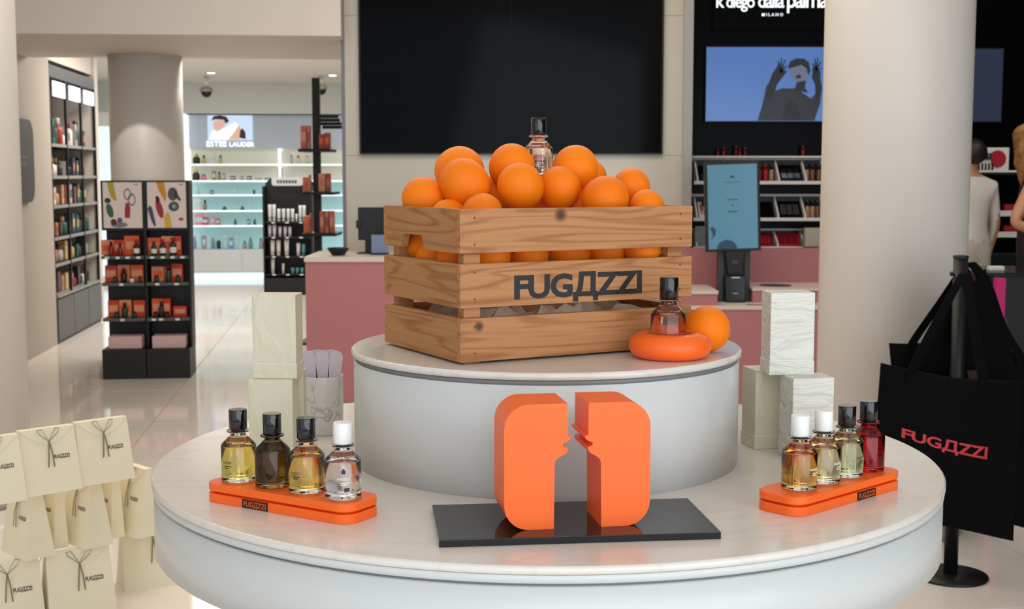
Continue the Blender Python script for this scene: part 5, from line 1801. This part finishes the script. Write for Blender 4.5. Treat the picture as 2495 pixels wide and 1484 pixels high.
def person(loc, rz, H_, label, arms, mats, assign, hair_pts, hair_mat, wide=1.0):
    s = H_ / 1.68
    V, E, Rr, idx = [], [], [], {}

    def j(nm, x, y, z, r, parent=None):
        idx[nm] = len(V)
        V.append((x * s, y * s, z * s))
        Rr.append((r[0] * s, r[1] * s) if isinstance(r, tuple) else r * s)
        if parent:
            E.append((idx[parent], idx[nm]))
    j('pelvis', 0, 0, 0.93, (0.155 * wide, 0.115))
    j('waist', 0, 0.0, 1.06, (0.128 * wide, 0.10), 'pelvis')
    j('chest', 0, 0.0, 1.25, (0.150 * wide, 0.112), 'waist')
    j('upper', 0, 0.0, 1.37, (0.125 * wide, 0.09), 'chest')
    j('neck', 0, -0.01, 1.445, 0.052, 'upper')
    j('jaw', 0, -0.02, 1.50, 0.062, 'neck')
    j('skull', 0, -0.015, 1.575, (0.080, 0.092), 'jaw')
    j('crown', 0, -0.005, 1.635, (0.058, 0.066), 'skull')
    for sd, nm in ((-1, 'l'), (1, 'r')):
        j('hip' + nm, sd * 0.085, 0, 0.86, 0.095, 'pelvis')
        j('knee' + nm, sd * 0.09, -0.01, 0.48, 0.060, 'hip' + nm)
        j('calf' + nm, sd * 0.09, 0.015, 0.34, 0.056, 'knee' + nm)
        j('ankle' + nm, sd * 0.09, 0.02, 0.085, 0.040, 'calf' + nm)
        j('ball' + nm, sd * 0.10, -0.08, 0.035, 0.036, 'ankle' + nm)
        j('toe' + nm, sd * 0.105, -0.145, 0.026, 0.026, 'ball' + nm)
        j('sh' + nm, sd * 0.165, 0, 1.36, 0.060, 'upper')
        el, wr, hd_ = arms[nm]
        j('el' + nm, *el, 0.040, 'sh' + nm)
        j('wr' + nm, *wr, 0.028, 'el' + nm)
        d = (Vector(hd_) - Vector(wr)).normalized()
        j('pm' + nm, *(Vector(wr) + d * 0.055), (0.036, 0.020), 'wr' + nm)
        sidev = d.cross(Vector((0, 1, 0.3))).normalized()
        for q in range(4):
            b_ = Vector(wr) + d * 0.095 + sidev * ((q - 1.5) * 0.018)
            L_ = (0.036, 0.042, 0.040, 0.030)[q]
            j('f%d%s' % (q, nm), *b_, 0.010, 'pm' + nm)
            j('g%d%s' % (q, nm), *(b_ + d * L_ + Vector((0, -0.008, -0.004))), 0.008, 'f%d%s' % (q, nm))
        tb = Vector(wr) + d * 0.03 + sidev * 0.036
        j('th' + nm, *tb, 0.011, 'pm' + nm)
        j('tt' + nm, *(tb + d * 0.04 + sidev * 0.012), 0.008, 'th' + nm)
    o = skin_body('person', V, E, Rr, 0, mats, lambda c: assign(c / s), loc, rz)
    tag(o, label, 'person', None)
    # face: nose, ears
    sk = mats[0]
    nb = MB()
    nb.add([Vector(q) * s for q in ((-0.012, -0.100, 1.545), (0.012, -0.100, 1.545), (0, -0.125, 1.548), (0, -0.102, 1.590))], [[0, 1, 2], [1, 3, 2], [3, 0, 2], [0, 3, 1]])
    nb.build('nose', sk, o)
    for sd in (-1, 1):
        MB().lathe([(0.002, -0.024), (0.012, -0.012), (0.014, 0.006), (0.006, 0.024)], 8, Matrix.Translation((sd * 0.082 * s, 0.0, 1.555 * s))).build('ear', sk, o)
        MB().lathe([(0.002, -0.008), (0.010, 0), (0.002, 0.008)], 8, Matrix.Translation((sd * 0.032 * s, -0.098 * s, 1.580 * s))).build('eye', M_black, o)
    MB().tube([(-0.022 * s, -0.086 * s, 1.512 * s), (0, -0.092 * s, 1.510 * s), (0.022 * s, -0.086 * s, 1.512 * s)], 0.005, 6).build('mouth', M_dred, o)
    hb = bmesh.new()
    bmesh.ops.create_icosphere(hb, subdivisions=3, radius=1)
    rnd = random.Random(len(label))
    for v in hb.verts:
        v.co = hair_pts(v.co.copy(), rnd) * s
    for f in hb.faces:
        f.smooth = True
    hm = bpy.data.meshes.new('hair')
    hb.to_mesh(hm)
    hb.free()
    hm.materials.append(hair_mat)
    link('hair', hm, o)
    return o


M_skin = mat('skin', (196, 140, 112), 0.55)
M_tee = mat('white_shirt', (222, 216, 212), 0.8)
M_trs = mat('cream_trousers', (206, 196, 186), 0.8)
M_shoe = mat('shoe_grey', (70, 66, 64), 0.6)
M_top = mat('dark_top', (44, 26, 24), 0.7)
M_pant = mat('dark_trousers', (26, 18, 20), 0.8)


def asg_white(c):
    if c.z < 0.10:
        return 3
    if abs(c.x) > 0.20 and c.z < 1.17:
        return 0
    if abs(c.x) > 0.175 and c.z < 0.90:
        return 0
    if c.z < 0.98:
        return 2
    if c.z < 1.425:
        return 1
    return 0


def asg_dark(c):
    if c.z < 0.10:
        return 3
    if abs(c.x) > 0.165 and 0.98 < c.z < 1.34:
        return 0
    if c.y < -0.135:
        return 0
    if c.z < 0.97:
        return 2
    if c.z < 1.40:
        return 1
    return 0


def hair_short(c, rnd):
    v = Vector((c.x * 0.090, c.y * 0.100, c.z * 0.092))
    if c.y < -0.25 and c.z < 0.45:
        v.y *= 0.5
    return v + Vector((0, 0.012, 1.596))


def hair_curly(c, rnd):
    k = 1 + 0.10 * math.sin(9 * c.x + 5 * c.z) + 0.08 * math.sin(11 * c.y + 7 * c.z + 1) + rnd.uniform(-0.04, 0.04)
    z = c.z * 0.10 if c.z > 0 else c.z * 0.34
    wd = 0.105 if c.z > 0 else 0.105 + 0.075 * min(1, -c.z * 1.6)
    v = Vector((c.x * wd * k, c.y * (0.11 if c.z > 0 else 0.10) * k, z))
    if c.y < -0.2 and c.z < 0.5:
        v.y *= 0.42
    return v + Vector((0, 0.03, 1.600))


pA = gd(2364, 500, 8.9)
arms_rest = {'l': ((-0.215, 0.0, 1.09), (-0.20, -0.06, 0.86), (-0.19, -0.08, 0.76)), 'r': ((0.215, 0.0, 1.09), (0.19, -0.12, 0.90), (0.16, -0.20, 0.84))}
person((pA.x, 8.9, 0), PI + R(20), 1.635, 'shopper in white shirt and pale trousers seen from behind, dark hair', arms_rest, [M_skin, M_tee, M_trs, M_shoe], asg_white, hair_short, mat('hair_dark', (26, 22, 22), 0.5))
pB = gd(2522, 500, 8.0)
arms_bent = {'l': ((-0.215, 0.13, 1.10), (-0.19, -0.12, 1.03), (-0.17, -0.22, 1.03)), 'r': ((0.225, 0.05, 1.09), (0.14, -0.19, 1.08), (0.06, -0.24, 1.10))}
person((pB.x, 8.0, 0), R(72), 1.70, 'shopper with long curly light brown hair and dark clothes at the right edge', arms_bent, [M_skin, M_top, M_pant, M_shoe], asg_dark, hair_curly, mat('hair_curly', (150, 108, 62), 0.6, var=0.5, scale=30, bump=0.8))
